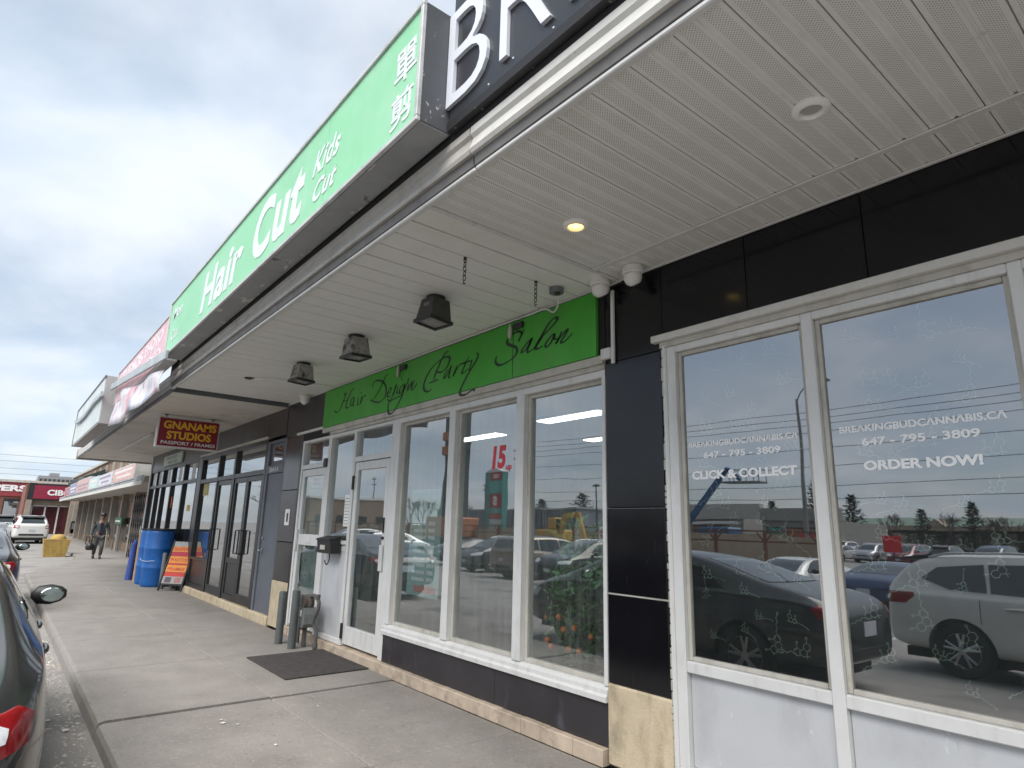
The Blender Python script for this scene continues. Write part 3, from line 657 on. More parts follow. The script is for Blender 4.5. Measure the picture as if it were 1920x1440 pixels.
# ------------------------------------------------------------------ signs
STROKES = [[(8.528,3.197),(8.458,3.159),(8.382,3.167),(8.308,3.219),(8.261,3.278),(8.207,3.343),(8.175,3.389),(8.148,3.421)],[(8.246,3.415),(8.216,3.388),(8.176,3.397)],[(8.279,3.284),(8.205,3.292),(8.123,3.295)],[(7.906,3.427),(7.969,3.422),(8.026,3.381),(8.08,3.325),(8.124,3.259),(8.148,3.212),(8.117,3.179),(8.036,3.183)],[(7.88,3.285),(7.934,3.302),(7.985,3.268),(7.994,3.218),(7.966,3.193),(7.923,3.22),(7.888,3.288),(7.907,3.229),(7.908,3.181),(7.861,3.186)],[(7.754,3.277),(7.774,3.217),(7.766,3.174),(7.722,3.182)],[(7.68,3.332),(7.674,3.327)],[(7.648,3.282),(7.676,3.224),(7.69,3.177),(7.66,3.221),(7.615,3.263),(7.572,3.274),(7.527,3.274)],[(6.942,3.463),(6.987,3.451),(7.047,3.402),(7.11,3.327),(7.182,3.259),(7.258,3.21),(7.317,3.186)],[(7.352,3.356),(7.339,3.404),(7.265,3.429),(7.151,3.413),(7.048,3.369),(6.979,3.305),(6.961,3.231),(6.985,3.17),(7.054,3.135),(7.161,3.127),(7.291,3.155),(7.39,3.193)],[(6.904,3.203),(6.854,3.215),(6.827,3.255),(6.861,3.267),(6.902,3.235),(6.922,3.186),(6.898,3.161),(6.834,3.167)],[(6.795,3.168),(6.728,3.233),(6.704,3.286),(6.732,3.259),(6.738,3.216),(6.763,3.163),(6.802,3.124),(6.863,3.101),(6.914,3.134)],[(6.656,3.26),(6.675,3.212),(6.675,3.168),(6.639,3.175)],[(6.573,3.331),(6.566,3.326)],[(6.52,3.256),(6.591,3.237),(6.615,3.184),(6.594,3.162),(6.535,3.184),(6.495,3.252),(6.52,3.163),(6.571,3.084),(6.637,3.025),(6.716,2.961),(6.814,2.933),(6.862,2.955),(6.885,3.028),(6.861,3.082),(6.761,3.106),(6.601,3.126),(6.507,3.155)],[(6.402,3.317),(6.426,3.272),(6.488,3.195)],[(6.387,3.247),(6.416,3.196),(6.407,3.17),(6.36,3.218),(6.318,3.26),(6.344,3.185)],[(6.262,3.272),(6.301,3.214),(6.318,3.162),(6.283,3.16),(6.229,3.191),(6.199,3.222)],[(5.557,3.476),(5.597,3.473),(5.637,3.455),(5.667,3.424),(5.706,3.394),(5.735,3.343),(5.781,3.295),(5.818,3.235),(5.84,3.201)],[(5.869,3.102),(5.915,3.081),(5.976,3.084),(6.033,3.119),(6.043,3.173),(6.01,3.24),(5.946,3.306),(5.848,3.364),(5.74,3.4),(5.633,3.417),(5.56,3.414),(5.521,3.39),(5.537,3.338),(5.581,3.291),(5.661,3.263),(5.745,3.269),(5.781,3.29)],[(5.924,3.173),(5.838,3.18),(5.737,3.186)],[(5.539,3.264),(5.578,3.248),(5.615,3.204),(5.621,3.18),(5.589,3.186),(5.529,3.239),(5.486,3.3),(5.505,3.244),(5.524,3.188),(5.514,3.166),(5.483,3.172)],[(5.374,3.279),(5.402,3.234),(5.444,3.17),(5.408,3.208),(5.364,3.25),(5.32,3.278),(5.275,3.28),(5.207,3.283)],[(5.159,3.331),(5.207,3.283),(5.248,3.224),(5.276,3.189),(5.267,3.172),(5.222,3.179),(5.172,3.201)],[(5.26,3.28),(5.163,3.283),(5.089,3.278)],[(5.097,3.275),(5.122,3.227),(5.145,3.187),(5.12,3.187)],[(5.015,3.346),(4.992,3.315),(5.011,3.279),(5.058,3.232),(5.119,3.183),(5.175,3.131),(5.229,3.071),(5.278,3.013),(5.301,2.968),(5.272,2.938),(5.183,2.933),(5.111,2.956),(5.047,2.963),(5.039,2.941)],[(4.26,3.415),(4.287,3.394),(4.32,3.355),(4.34,3.329),(4.323,3.325)],[(4.306,3.361),(4.3,3.392),(4.329,3.413),(4.379,3.42),(4.428,3.413),(4.485,3.392),(4.517,3.361),(4.504,3.33),(4.445,3.298),(4.387,3.272),(4.362,3.238),(4.378,3.2),(4.426,3.172),(4.49,3.152),(4.57,3.139),(4.637,3.142),(4.691,3.177),(4.69,3.22),(4.672,3.24)],[(4.142,3.31),(4.208,3.284),(4.268,3.241),(4.298,3.211),(4.281,3.2),(4.22,3.227),(4.149,3.307),(4.181,3.255),(4.213,3.202),(4.199,3.183),(4.139,3.196),(4.107,3.216)],[(4.107,3.212),(4.062,3.238),(3.999,3.295),(3.905,3.344),(3.819,3.394),(3.813,3.417),(3.85,3.426),(3.906,3.402),(3.968,3.35),(4.024,3.292),(4.075,3.241),(4.097,3.2),(4.061,3.188),(3.997,3.201)],[(3.848,3.282),(3.891,3.266),(3.947,3.226),(3.965,3.194),(3.94,3.18),(3.89,3.209),(3.854,3.262),(3.842,3.277),(3.848,3.234),(3.811,3.226)],[(3.752,3.282),(3.781,3.237),(3.829,3.182),(3.787,3.221),(3.716,3.265),(3.675,3.283),(3.71,3.237),(3.757,3.197),(3.757,3.179),(3.716,3.179),(3.663,3.205),(3.62,3.229)]]
m_sgreen = mat('sign_green', (.27, .64, .36), .35, var=.05, vs=.9, dirt=[((.46, .75, .56), .42, .72, .7, None, .75), ((.22, .50, .30), .55, .75, 3, (3, 3, .3), .35)])
m_slet = mat('sign_letter_white', (.74, .78, .80), .4, var=.03)
m_cab = mat('sign_cabinet', (.085, .09, .10), .55, var=.15, vs=3, dirt=[((.50, .47, .43), .615, .635, 7, (.7, 1.6, 1), .9), ((.07, .04, .03), .64, .66, 3, None, .9)])
hs = thing('hair_cut_sign', 'long faded green lightbox sign with white Hair Cut lettering above the salon', 'sign', (6.3, 1.99, 3.85))
MB().box(2.77, 9.79, 1.885, 2.10, 3.852, 4.665, .004).put('cabinet', m_cab, hs)
MB().box(2.775, 9.785, 1.90, 2.098, 3.846, 3.8515).put('underside', mat('peeling_grey', (.30, .31, .325), .6, var=.12, vs=3, dirt=[((.60, .57, .52), .595, .615, 4, (.7, 1.8, 1), .85), ((.12, .08, .065), .655, .675, 3, None, .9)]), hs)
for a, b in ((2.80, 4.148), (4.152, 6.998), (7.002, 9.76)): MB().box(a, b, 2.101, 2.112, 3.88, 4.635).put('face', m_sgreen, hs)
m_rim = mat('sign_rim', (.55, .56, .56), .45, var=.08, dirt=[((.2, .21, .21), .52, .7, 4, None, .6)])
mb = MB().box(2.765, 9.795, 2.10, 2.128, 3.846, 3.878, .004).box(2.765, 9.795, 2.10, 2.128, 4.637, 4.672, .004).box(2.765, 2.797, 2.10, 2.128, 3.879, 4.636, .004).box(9.763, 9.795, 2.10, 2.128, 3.879, 4.636, .004)
mb.put('frame', m_rim, hs)
def st(body, x, z, wd, ht, sh=0., bo=.0, sp=1.06): put_letters(text_mb(body, FAC, (x, 2.1122, z), wd, ht, .004, bo, sh, sp), 'letter', m_slet, hs)
st('Hair', 7.86, 3.98, 1.64, .50, .18, .034, 1.08); st('Cut', 5.88, 3.98, 1.30, .56, .18, .036, 1.10)
st('Kids', 4.42, 4.225, .52, .20, .45, .02); st('Cut', 4.36, 3.985, .44, .17, .45, .02)
st('單', 3.10, 4.235, .27, .245, .0, .014); st('剪', 3.12, 3.935, .27, .235, .0, .014)
st('Men', 9.55, 4.33, .55, .17, .25, .01); st('Cut', 9.50, 4.02, .45, .15, .25, .01)
mb = MB().tube(spline([(4.62, 2.0, 4.66), (4.60, 2.02, 4.78), (4.72, 2.03, 4.83), (4.82, 2.02, 4.76)], 5), .008, 6); mb.put('lifting_eye', m_rim, hs)
MB().tube([(9.1, 2.05, 4.66), (9.1, 2.05, 4.74)], .01, 6).put('lifting_eye', m_rim, hs)

# black channel-letter sign
m_bsign = mat('black_sign_panel', (.022, .024, .03), .33, var=.2, vs=2, spec=.6, bump=.05, bs=3, dirt=[((.10, .10, .11), .6, .8, 9, (3, 3, 1), .4)])
bs_ = thing('black_letter_sign', 'black panel sign with white raised letters BR over the film-covered windows', 'sign', (0, 1.93, 3.85))
MB().box(-5.9, 2.755, 1.882, 1.915, 3.90, 5.05, .004).put('panel', m_bsign, bs_)
MB().prism([(1.882, 3.848), (1.925, 3.850), (1.930, 3.90), (1.882, 3.90)], 'x', -5.9, 2.755).put('bottom_rail', mat('rail_black', (.018, .018, .02), .5, var=.2, dirt=[((.30, .28, .26), .62, .66, 14, None, .9)]), bs_)
m_chl = mat('channel_letter', (.72, .75, .82), .35, var=.03)
for i, ch in enumerate('BREAKING'):
    wd = .40 if ch != 'I' else .08
    xl = 2.765-.515*i - (.0 if i < 6 else -.30)
    text_mb(ch, FAC, (xl, 1.916, 4.0), wd, .645, .022, -.012).put('letter', m_chl, bs_)
scr = MB().lathe([(.007, 1.915), (.005, 1.919)], (0, 0, 0), 6, 'y').mesh('screw', m_chl)
for k in range(30): link(scr, 'screw', bs_, loc=(2.66-.28*k+rnd.uniform(-.08, .08), 0, 3.94+rnd.choice([0, .03, .11])))
MB().add([(1.40, 1.933, 3.852), (1.12, 1.933, 3.858), (1.05, 1.933, 3.925), (1.18, 1.933, 3.905), (1.30, 1.933, 3.890), (1.42, 1.933, 3.872), (1.40, 1.931, 3.852), (1.12, 1.931, 3.858), (1.05, 1.931, 3.925), (1.18, 1.931, 3.905), (1.30, 1.931, 3.890), (1.42, 1.931, 3.872)], [(0, 1, 2, 3, 4, 5), (11, 10, 9, 8, 7, 6)]+[(k, (k+1) % 6, 6+(k+1) % 6, 6+k) for k in range(6)]).put('torn_flap', m_dirtyw, bs_)

# green board over the salon windows
m_board = mat('green_board', (.050, .34, .028), .45, var=.12, vs=1.2, dirt=[((.11, .42, .09), .50, .75, 1.1, (1, 1, .3), .7), ((.13, .27, .10), .55, .75, 1.7, (2.5, 2.5, .2), .7)])
sb = thing('salon_board_sign', 'bright green board sign reading Hair Design Party Salon in black script', 'sign', (6.1, .02, 2.98))
for a, b in ((3.352, 4.425), (4.437, 6.583), (6.588, 8.92)):
    MB().box(a, b, .005, .040, 2.978, 3.535, .003).put('board', m_board, sb)
m_ink = mat('script_ink', (.008, .035, .010), .5, var=.2)
mb = MB()
for s0 in STROKES:
    if len(s0) == 2:      # dot of an i
        n0 = len(mb.v); mb.v += [(s0[0][0]+.016*math.cos(k*math.pi/3), .0415, s0[0][1]+.013*math.sin(k*math.pi/3)) for k in range(6)]; mb.f.append(tuple(range(n0, n0+6))); continue
    P = spline(s0, 5); nib = Vector((-.5, .86)).normalized()
    big = max(p[1] for p in s0)-min(p[1] for p in s0); wn = .013 if big > .2 else .0085
    n0 = len(mb.v); m_ = len(P)
    for i, p in enumerate(P):
        q0 = Vector(P[max(i-1, 0)]); q1 = Vector(P[min(i+1, m_-1)]); t = (q1-q0)
        t = t.normalized() if t.length > 1e-6 else Vector((1, 0)); nn = Vector((-t.y, t.x))
        wv = .0065 + 1.15*wn*abs(t.y*.9+t.x*.25)*min(1., .35+4*min(i, m_-1-i)/m_)
        mb.v += [(p[0]+nn.x*wv, .0415, p[1]+nn.y*wv), (p[0]-nn.x*wv, .0415, p[1]-nn.y*wv)]
    for i in range(m_-1): mb.f.append((n0+2*i, n0+2*i+1, n0+2*i+3, n0+2*i+2))
tag(mb.put('lettering', m_ink, sb), kind='stuff')
for (x, sc) in ((4.43, 1.), (6.62, .8)):
    MB().lathe([(.006, 0), (.016, .02), (.022, .06), (.02, .10), (.008, .15)], (x+.02, .065, 3.36), 10).put('socket_lamp', m_dirtyw, sb)
    MB().box(x-.16, x-.03, .041, .075, 3.44, 3.50, .004).put('cable_clip', m_black, sb)
MB().tube(spline([(8.9, .06, 3.548), (7.2, .055, 3.543), (5.6, .06, 3.546), (4.2, .055, 3.540), (3.95, .07, 3.53), (3.80, .10, 3.455), (3.68, .16, 3.47), (3.60, .22, 3.53)], 6), .008, 6).put('cable', m_white, sb)

# hanging studio sign
m_maroon = mat('maroon_face', (.22, .012, .025), .35, var=.08)
m_yel = mat('yellow_letter', (.80, .46, .03), .45, var=.03)
gs = thing('hanging_sign', 'small maroon hanging sign with yellow GNANAMS STUDIOS lettering', 'sign', (13.06, 1.01, 2.91))
MB().box(13.01, 13.16, .475, 1.555, 2.905, 3.475, .006).put('cabinet', m_white, gs)
MB().box(13.000, 13.0095, .50, 1.53, 2.93, 3.45).put('face', m_maroon, gs)
put_letters(text_mb('GNANAMS', END, (12.9995, 1.46, 3.255), .92, .15, .003, .035), 'letter', m_yel, gs)
put_letters(text_mb('STUDIOS', END, (12.9995, 1.39, 3.065), .77, .15, .003, .035), 'letter', m_yel, gs)
text_mb('PASSPORT / FRAMES', END, (12.9995, 1.47, 2.965), .94, .062, .003, .015).put('lettering', m_slet, gs)
for y in (.60, 1.42): MB().tube([(13.085, y, 3.475), (13.085, y, 3.53)], .012, 6).box(13.05, 13.12, y-.04, y+.04, 3.52, 3.5295).put('hanger', m_grey, gs)

# faded pink lightbox, glare mixed into its face colour; sagging trim board and banner
m_pink = mat('faded_glare_pink', (.70, .44, .48), .5, var=.12, vs=3, dirt=[((.74, .62, .66), .45, .62, 5, (2.5, 1, .6), .8)])
ps = thing('pink_sign', 'glare-paled faded pink lightbox sign next to the green one with washed-out lettering', 'sign', (12.5, 2.0, 3.85))
MB().box(9.97, 15.05, 1.915, 2.075, 3.86, 4.56, .004).put('cabinet', m_rim, ps)
MB().box(10.0, 15.02, 2.076, 2.085, 3.89, 4.53).put('face', m_pink, ps)
MB().box(9.96, 15.06, 2.075, 2.10, 4.53, 4.565, .004).box(15.022, 15.06, 2.075, 2.10, 3.86, 4.529, .004).put('frame', m_rim, ps)
m_pl = mat('faded_letter', (.80, .70, .74), .5, var=.1)
text_mb('STUDIOS', FAC, (14.7, 2.0855, 4.22), 2.6, .24, .003, .04).put('lettering', m_pl, ps)
text_mb('PHOTO', FAC, (11.9, 2.0855, 4.25), 1.5, .22, .003, .03).put('lettering', m_pl, ps)
text_mb('VIDEO', FAC, (11.9, 2.0855, 3.98), 1.5, .18, .003, .03).put('lettering', m_pl, ps)
o = MB().box(-2.95, 2.95, -.02, .02, -.065, .065, .006); o.xf(Matrix.Translation((12.2, 2.17, 4.02)) @ Matrix.Rotation(R(-4.7), 4, 'Y'))
tag(o.put('loose_board', mat('trim_blue_grey', (.42, .46, .48), .5, var=.12, vs=3)), 'loose grey trim board hanging aslant across the pink sign', 'board')
m_ban = mat('banner', (.72, .68, .72), .6, var=.1, vs=2.5, dirt=[((.60, .28, .33), .53, .60, 1.3, None, .8), ((.34, .50, .62), .55, .63, 1.1, (1.4, 1, 1), .8), ((.20, .18, .24), .62, .66, 3.5, None, .8)])  # cloth colour whitened to take in the same glare
mb = MB(); n_ = 34
for i in range(n_+1):
    t = i/n_; x = 9.75+5.1*t; zt = 3.66+.42*t+.02*math.sin(9*t); zbm = 3.37+.035*math.sin(15*t)+.03*abs(math.sin(7*t))-.02
    for k in range(5): mb.v.append((x, 2.10+.03*math.sin(11*t+k*.8)+.02*k/4, zt+(zbm-zt)*k/4))
for i in range(n_):
    for k in range(4): a = i*5+k; mb.f.append((a, a+1, a+6, a+5))
o = mb.put('banner', m_ban, smooth=True); sm = o.modifiers.new('thick', 'SOLIDIFY'); sm.thickness = .004
tag(o, 'torn, faded and glare-whitened pink and blue banner hanging below the canopy edge', 'banner')
# white lightbox at the canopy's far end
m_wbox = mat('blank_white_face', (.62, .68, .68), .5, var=.08, vs=1.5, dirt=[((.46, .56, .55), .5, .7, 1.3, None, .6)])
ws = thing('white_sign', 'blank weathered white lightbox sign at the far end of the near canopy', 'sign', (18, 2.2, 3.5))
MB().box(15.25, 21.1, 2.02, 2.28, 3.50, 4.52, .004).put('cabinet', mat('box_grey', (.42, .40, .40), .6, var=.12), ws)
MB().box(15.30, 21.05, 2.281, 2.29, 3.54, 4.48).put('face', m_wbox, ws)
MB().box(15.24, 21.11, 2.28, 2.305, 4.48, 4.525, .004).box(21.06, 21.11, 2.28, 2.305, 3.50, 4.479, .004).put('frame', m_grey, ws)
mb = MB().prism([(15.0, 4.03), (16.4, 4.06), (18.2, 3.98), (19.6, 4.0), (20.8, 4.12), (20.8, 4.20), (19.4, 4.10), (18.2, 4.07), (16.4, 4.15), (15.0, 4.13)], 'y', 2.31, 2.35); mb.put('bent_trim', MATS['trim_blue_grey'], ws)
MB().box(16.2, 21.0, 1.10, 1.17, 3.48, 3.525, .01).put('tube_light', m_white, B)
o = thing('window_sign', 'pale green studio sign on the dark header above the gridded windows', 'sign', (19.4, .02, 3.08))
MB().box(18.3, 20.6, .003, .05, 3.09, 3.37, .004).put('panel', mat('pale_green', (.42, .50, .43), .5, var=.15), o)
mb = text_mb('STUDIO', FAC, (20.3, .051, 3.24), 1.4, .09, .002, .02); mb.put('lettering', m_grey, o)
text_mb('PHOTO', FAC, (20.0, .051, 3.12), 1.2, .08, .002, .02).put('lettering', m_grey, o)

# ------------------------------------------------------------------ things fixed under the canopy
def floodlight(x, y, body_m, lab, tilt):
    o = thing('flood_light', lab, 'light', (x, y, 3.567), group='square flood lights under the canopy')
    MB().lathe([(.075, 3.540), (.085, 3.545), (.085, 3.566)], (x, y, 0), 16).put('mount', m_black, o)
    a, b = .115, .145; k0 = .76
    mb = MB().add([(-a, -a, 0), (a, -a, 0), (a, a, 0), (-a, a, 0), (-b, -b, -.20), (b, -b, -.20), (b, b, -.20), (-b, b, -.20)], [(0, 1, 2, 3), (0, 4, 5, 1), (1, 5, 6, 2), (2, 6, 7, 3), (3, 7, 4, 0), (7, 6, 5, 4)])
    T = Matrix.Translation((x, y, 3.535)) @ Matrix.Rotation(tilt, 4, 'X') @ Matrix.Rotation(R(6), 4, 'Z') @ Matrix.Diagonal((k0, k0, .95, 1))
    bd_ = mb.xf(T).put('housing', body_m, o)
    mb = MB()
    for p in ((-.165, .165, -.165, -.135), (-.165, .165, .135, .165), (-.165, -.135, -.134, .134), (.135, .165, -.134, .134)): mb.box(p[0], p[1], p[2], p[3], -.235, -.20, .004)
    mb.xf(T).put('rim', m_bronze, bd_)
    MB().box(-.134, .134, -.134, .134, -.218, -.208).xf(T).put('lens', mat('lens_grey', (.26, .26, .25), .2, var=.3, vs=12), bd_)
    MB().box(-.05, .05, .112, .128, -.11, -.05, .004).xf(T).put('cover_plate', m_grey, bd_)
m_fl1 = mat('flood_bronze', (.05, .048, .045), .55, var=.3, vs=8); m_fl2 = mat('flood_peeled', (.30, .29, .28), .65, var=.3, vs=8, dirt=[((.06, .055, .05), .5, .6, 9)])
floodlight(4.45, .91, m_fl1, 'dark bronze flood light under the canopy, nearest the pillar', R(4))
floodlight(6.02, .92, m_fl2, 'peeling grey flood light, middle one of three under the canopy', R(-3))
floodlight(7.58, .90, m_fl2, 'peeling grey flood light farthest along under the salon canopy', R(2))
def downlight(x, y, lab, on):
    o = thing('recessed_light', lab, 'light', (x, y, 3.57), group='recessed lights in the perforated soffit')
    MB().lathe([(.048, 3.5685), (.051, 3.552), (.056, 3.546), (.066, 3.546), (.084, 3.556), (.086, 3.5685)], (x, y, 0), 28).put('trim_ring', mat('ring_white', (.90, .89, .86), .35, var=.02), o, smooth=40)
    m = mat('bulb_on', (.9, .75, .3), .5, emit=(1., .72, .16, 2.6)) if on else mat('bulb_off', (.42, .41, .38), .4, var=.05)
    MB().lathe([(.001, 3.558), (.034, 3.561), (.047, 3.566), (.0475, 3.5684)], (x, y, 0), 24).put('bulb', m, o)
downlight(1.12, .93, 'unlit round recessed light in the perforated soffit', False)
downlight(2.68, .94, 'lit yellow round recessed light in the perforated soffit', True)
for i, (x, y) in enumerate(((3.60, 1.19), (3.58, .50))):
    mb = MB()
    for k in range(5):
        z = 3.55-.036*k; al = k % 2
        mb.tube([(x+.011*math.cos(t)*(1 if al else .15), y+.011*math.cos(t)*(.15 if al else 1), z+.023*math.sin(t)) for t in [j*math.pi/5 for j in range(10)]], .0035, 5, closed=True)
    o = thing('chain', ['short black chain with a hook hanging from the soffit by the gutter edge', 'short black chain with a hook hanging from the soffit near the green board'][i], 'chain', (x, y, 3.567), group='sign chains hanging from the soffit')
    mb.put('links', m_black, o)
    MB().tube(spline([(x, y, 3.39), (x+.012, y, 3.375), (x, y, 3.355), (x-.014, y, 3.365)], 4), .004, 5).put('hook', m_black, o)
    MB().lathe([(.012, 3.552), (.012, 3.567)], (x, y, 0), 8).put('eye_plate', m_black, o)
o = thing('junction_box', 'open round grey junction box on the soffit above the green board', 'electrical box', (3.58, .27, 3.567))
MB().lathe([(.055, 3.52), (.062, 3.525), (.062, 3.566)], (3.58, .27, 0), 18).put('box', m_grey, o); MB().lathe([(.02, 3.505), (.03, 3.519)], (3.56, .28, 0), 10).put('socket', m_black, o)
o = thing('junction_box', 'small dark junction plate trailing a loose cable along the soffit', 'electrical box', (8.95, 1.15, 3.567))
MB().lathe([(.07, 3.555), (.075, 3.566)], (8.95, 1.15, 0), 14).put('box', m_black, o)
MB().tube(spline([(8.95, 1.12, 3.56), (8.7, .95, 3.545), (8.65, .6, 3.555), (8.6, .2, 3.555), (8.62, .05, 3.55)], 5), .012, 6).put('cable', m_soffit, o)
m_camw = mat('camera_white', (.74, .74, .72), .35, var=.03)
def turret(x, y, z, lab, r=.085, drop=0.):
    o = thing('security_camera', lab, 'camera', (x, y, z), group='white security cameras under the canopy')
    MB().lathe([(r*.9, -.06), (r, -.052), (r, -.006), (r*.95, 0)], (x, y, z), 24).put('base', m_camw, o)
    bl = MB().lathe([(.001, -.075), (r*.55, -.07), (r*.82, -.045), (r*.88, -.01), (r*.7, .03), (r*.3, .045)], (0, 0, 0), 20).xf(Matrix.Translation((x, y+.005, z-.07)) @ Matrix.Rotation(R(-35), 4, 'X')).put('eyeball', m_camw, o, smooth=40)
    MB().lathe([(r*.35, -.082), (r*.4, -.070)], (0, 0, 0), 16).xf(Matrix.Translation((x, y+.005, z-.07)) @ Matrix.Rotation(R(-35), 4, 'X')).put('lens', m_black, bl)
turret(3.215, .13, 3.575, 'white turret security camera at the corner above the green board')
turret(2.872, .14, 3.566, 'white turret security camera under the perforated soffit over the black wall', .08)
turret(9.55, .12, 3.566, 'small white security camera over the dark pillar by the salon doors', .08)
MB().box(3.17, 3.20, .006, .030, 2.885, 3.50, .004).put('conduit', m_white, B)
MB().box(3.20, 3.30, .004, .045, 2.93, 3.02, .006).put('conduit_clip', m_white, B)

# ------------------------------------------------------------------ on the walk
mt = MB().box(6.84, 8.15, .07, 1.02, .002, .016, .005)
o = mt.put('doormat', mat('mat_rubber', (.052, .047, .045), .95, var=.3, vs=12, bump=.8, bs=220))
tag(o, 'dark brown rubber doormat in front of the salon door', 'doormat')
m_bol = mat('bollard_green', (.085, .095, .095), .6, var=.2, vs=6, dirt=[((.16, .14, .11), .6, .75, 8, None, .6)])
for i, (x, y, h) in enumerate(((8.88, .39, .67), (8.45, .37, .72), (17.5, .40, .80), (16.95, .36, .82))):
    o = MB().lathe([(.052, -.005), (.052, h-.012), (.046, h), (.001, h+.004)], (x, y, 0), 18).put('bollard', m_bol if i < 2 else m_grey, smooth=40)
    tag(o, ['dark green pipe bollard beside the gas meter, the one farther from the doormat', 'dark green pipe bollard beside the gas meter, the one next to the doormat', 'grey pipe bollard right in front of the blue drum', 'grey pipe bollard between the blue drum and the folding sign'][i], 'bollard', 'pipe bollards guarding the gas meters')
def gas_meter(x, y, lab):
    o = thing('gas_meter', lab, 'gas meter', (x, y, 0), group='gas meters on the walk')
    m_mt = mat('meter_grey', (.17, .18, .18), .5, var=.15, vs=8); m_pp = mat('pipe_rusty', (.10, .095, .09), .6, var=.25, vs=10, dirt=[((.14, .08, .05), .55, .7, 9)])
    b_ = MB().prism([(x-.14, .30), (x-.09, .25), (x+.09, .25), (x+.14, .30), (x+.14, .42), (x+.11, .50), (x-.11, .50), (x-.14, .42)], 'y', y-.08, y+.08).put('meter_body', m_mt, o)
    MB().box(x-.06, x+.06, y+.081, y+.10, .39, .47, .006).put('dial', m_white, b_)
    MB().lathe([(.10, y-.07), (.10, y+.07)], (x+.02, 0, .56), 18, 'y').put('regulator', m_pp, o)
    MB().tube(spline([(x+.22, y+.0, .02), (x+.22, y, .5), (x+.20, y, .60), (x+.12, y, .625), (x, y, .62), (x-.10, y, .60), (x-.09, y, .50)], 5), .024, 10).put('pipe', m_pp, o)
    MB().tube(spline([(x-.28, y-.04, .0), (x-.28, y-.04, .22), (x-.26, y, .34), (x-.33, y-.02, .50), (x-.33, y-.02, .60), (x-.27, y, .66), (x-.16, y, .66), (x-.10, y, .61)], 5), .024, 10).put('pipe', m_pp, o)
    for p in ((x-.10, y, .62), (x-.31, y-.01, .655), (x+.20, y, .61), (x-.28, y-.04, .05)): MB().lathe([(.034, -.03), (.036, 0), (.034, .03)], p, 10).put('fitting', m_pp, o)
    MB().tube([(x, y, .0), (x, y, .25)], .03, 10).put('stand', m_pp, o)
gas_meter(8.48, .20, 'grey gas meter with looping pipes between bollards and the salon door')
gas_meter(16.9, .14, 'grey gas meter half hidden behind the folding sign')
o = thing('mailbox', 'black metal wall mailbox hung beside the salon door', 'mailbox', (8.25, .02, 1.2))
mb = MB().prism([(.0, 1.205), (.13, 1.205), (.145, 1.335), (.15, 1.385), (.0, 1.42)], 'x', 8.03, 8.47); mb.put('box', m_black, o)
MB().prism([(.0, 1.4215), (.152, 1.3865), (.168, 1.375), (.168, 1.382), (.15, 1.395), (.0, 1.4305)], 'x', 8.02, 8.48).put('lid', m_black, o)
MB().box(8.20, 8.36, .140, .146, 1.25, 1.31, .002).put('label', m_dirtyw, o)
MB().tube(spline([(8.22, .06, 1.205), (8.22, .06, 1.12), (8.21, .09, 1.06), (8.18, .13, 1.09), (8.17, .14, 1.12)], 5), .008, 6).put('hook', m_black, o)

m_blue = mat('blue_plastic', (.012, .115, .40), .45, var=.12, vs=4, bump=.06, bs=25, dirt=[((.12, .28, .55), .58, .75, 6, None, .5)])
def drum(x, y, r, h, lab):
    pr_ = [(r*.90, .0), (r*.97, .03), (r, .08), (r, h*.30), (r*1.03, h*.315), (r*1.03, h*.345), (r, h*.36), (r, h*.63), (r*1.03, h*.645), (r*1.03, h*.675), (r, h*.69), (r, h-.10), (r*.96, h-.03), (r*.9, h)]
    o = thing('drum', lab, 'drum', (x, y, 0), group='blue plastic drums by the studio')
    MB().lathe(pr_, (x, y, .002), 32).put('shell', m_blue, o, smooth=40)
    MB().lathe([(r*1.0, h-.02), (r*1.03, h-.01), (r*1.03, h+.02), (r*.8, h+.022), (r*.78, h+.004), (.001, h+.004)], (x, y, .002), 32).put('lid_ring', m_black, o, smooth=40)
drum(17.72, .36, .325, 1.34, 'tall blue plastic drum standing nearest the folding sign')
drum(18.45, .38, .31, 1.33, 'tall blue plastic drum behind the other one, next to the cardboard tube')
MB_ = MB().lathe([(.08, 0), (.08, 1.24), (.066, 1.24), (.066, 1.20), (.001, 1.20)], (19.05, .56, 0), 16)
tag(MB_.put('cardboard_tube', mat('cardboard', (.40, .27, .16), .85, var=.12, vs=6), smooth=40), 'tall brown cardboard tube leaning by the blue drums', 'tube')
o = MB().tube([(19.75, .62, .0), (19.74, .60, .45), (19.70, .60, .9), (19.66, .57, 1.03)], [.10, .095, .09, .05], 14).put('fabric_roll', mat('indigo_cloth', (.05, .09, .32), .8, var=.25, vs=5), smooth=40)
tag(o, 'rolled indigo tarpaulin standing beside the cardboard tube', 'roll')
o = MB().tube([(x, y, z) for x, y, z in spline([(18.0, .70, .66), (17.8, .72, .62), (17.5, .66, .60), (17.35, .5, .62)], 4)], .006, 5)
tag(o.put('rope', m_white), 'thin white rope tied round the blue drum', 'rope')
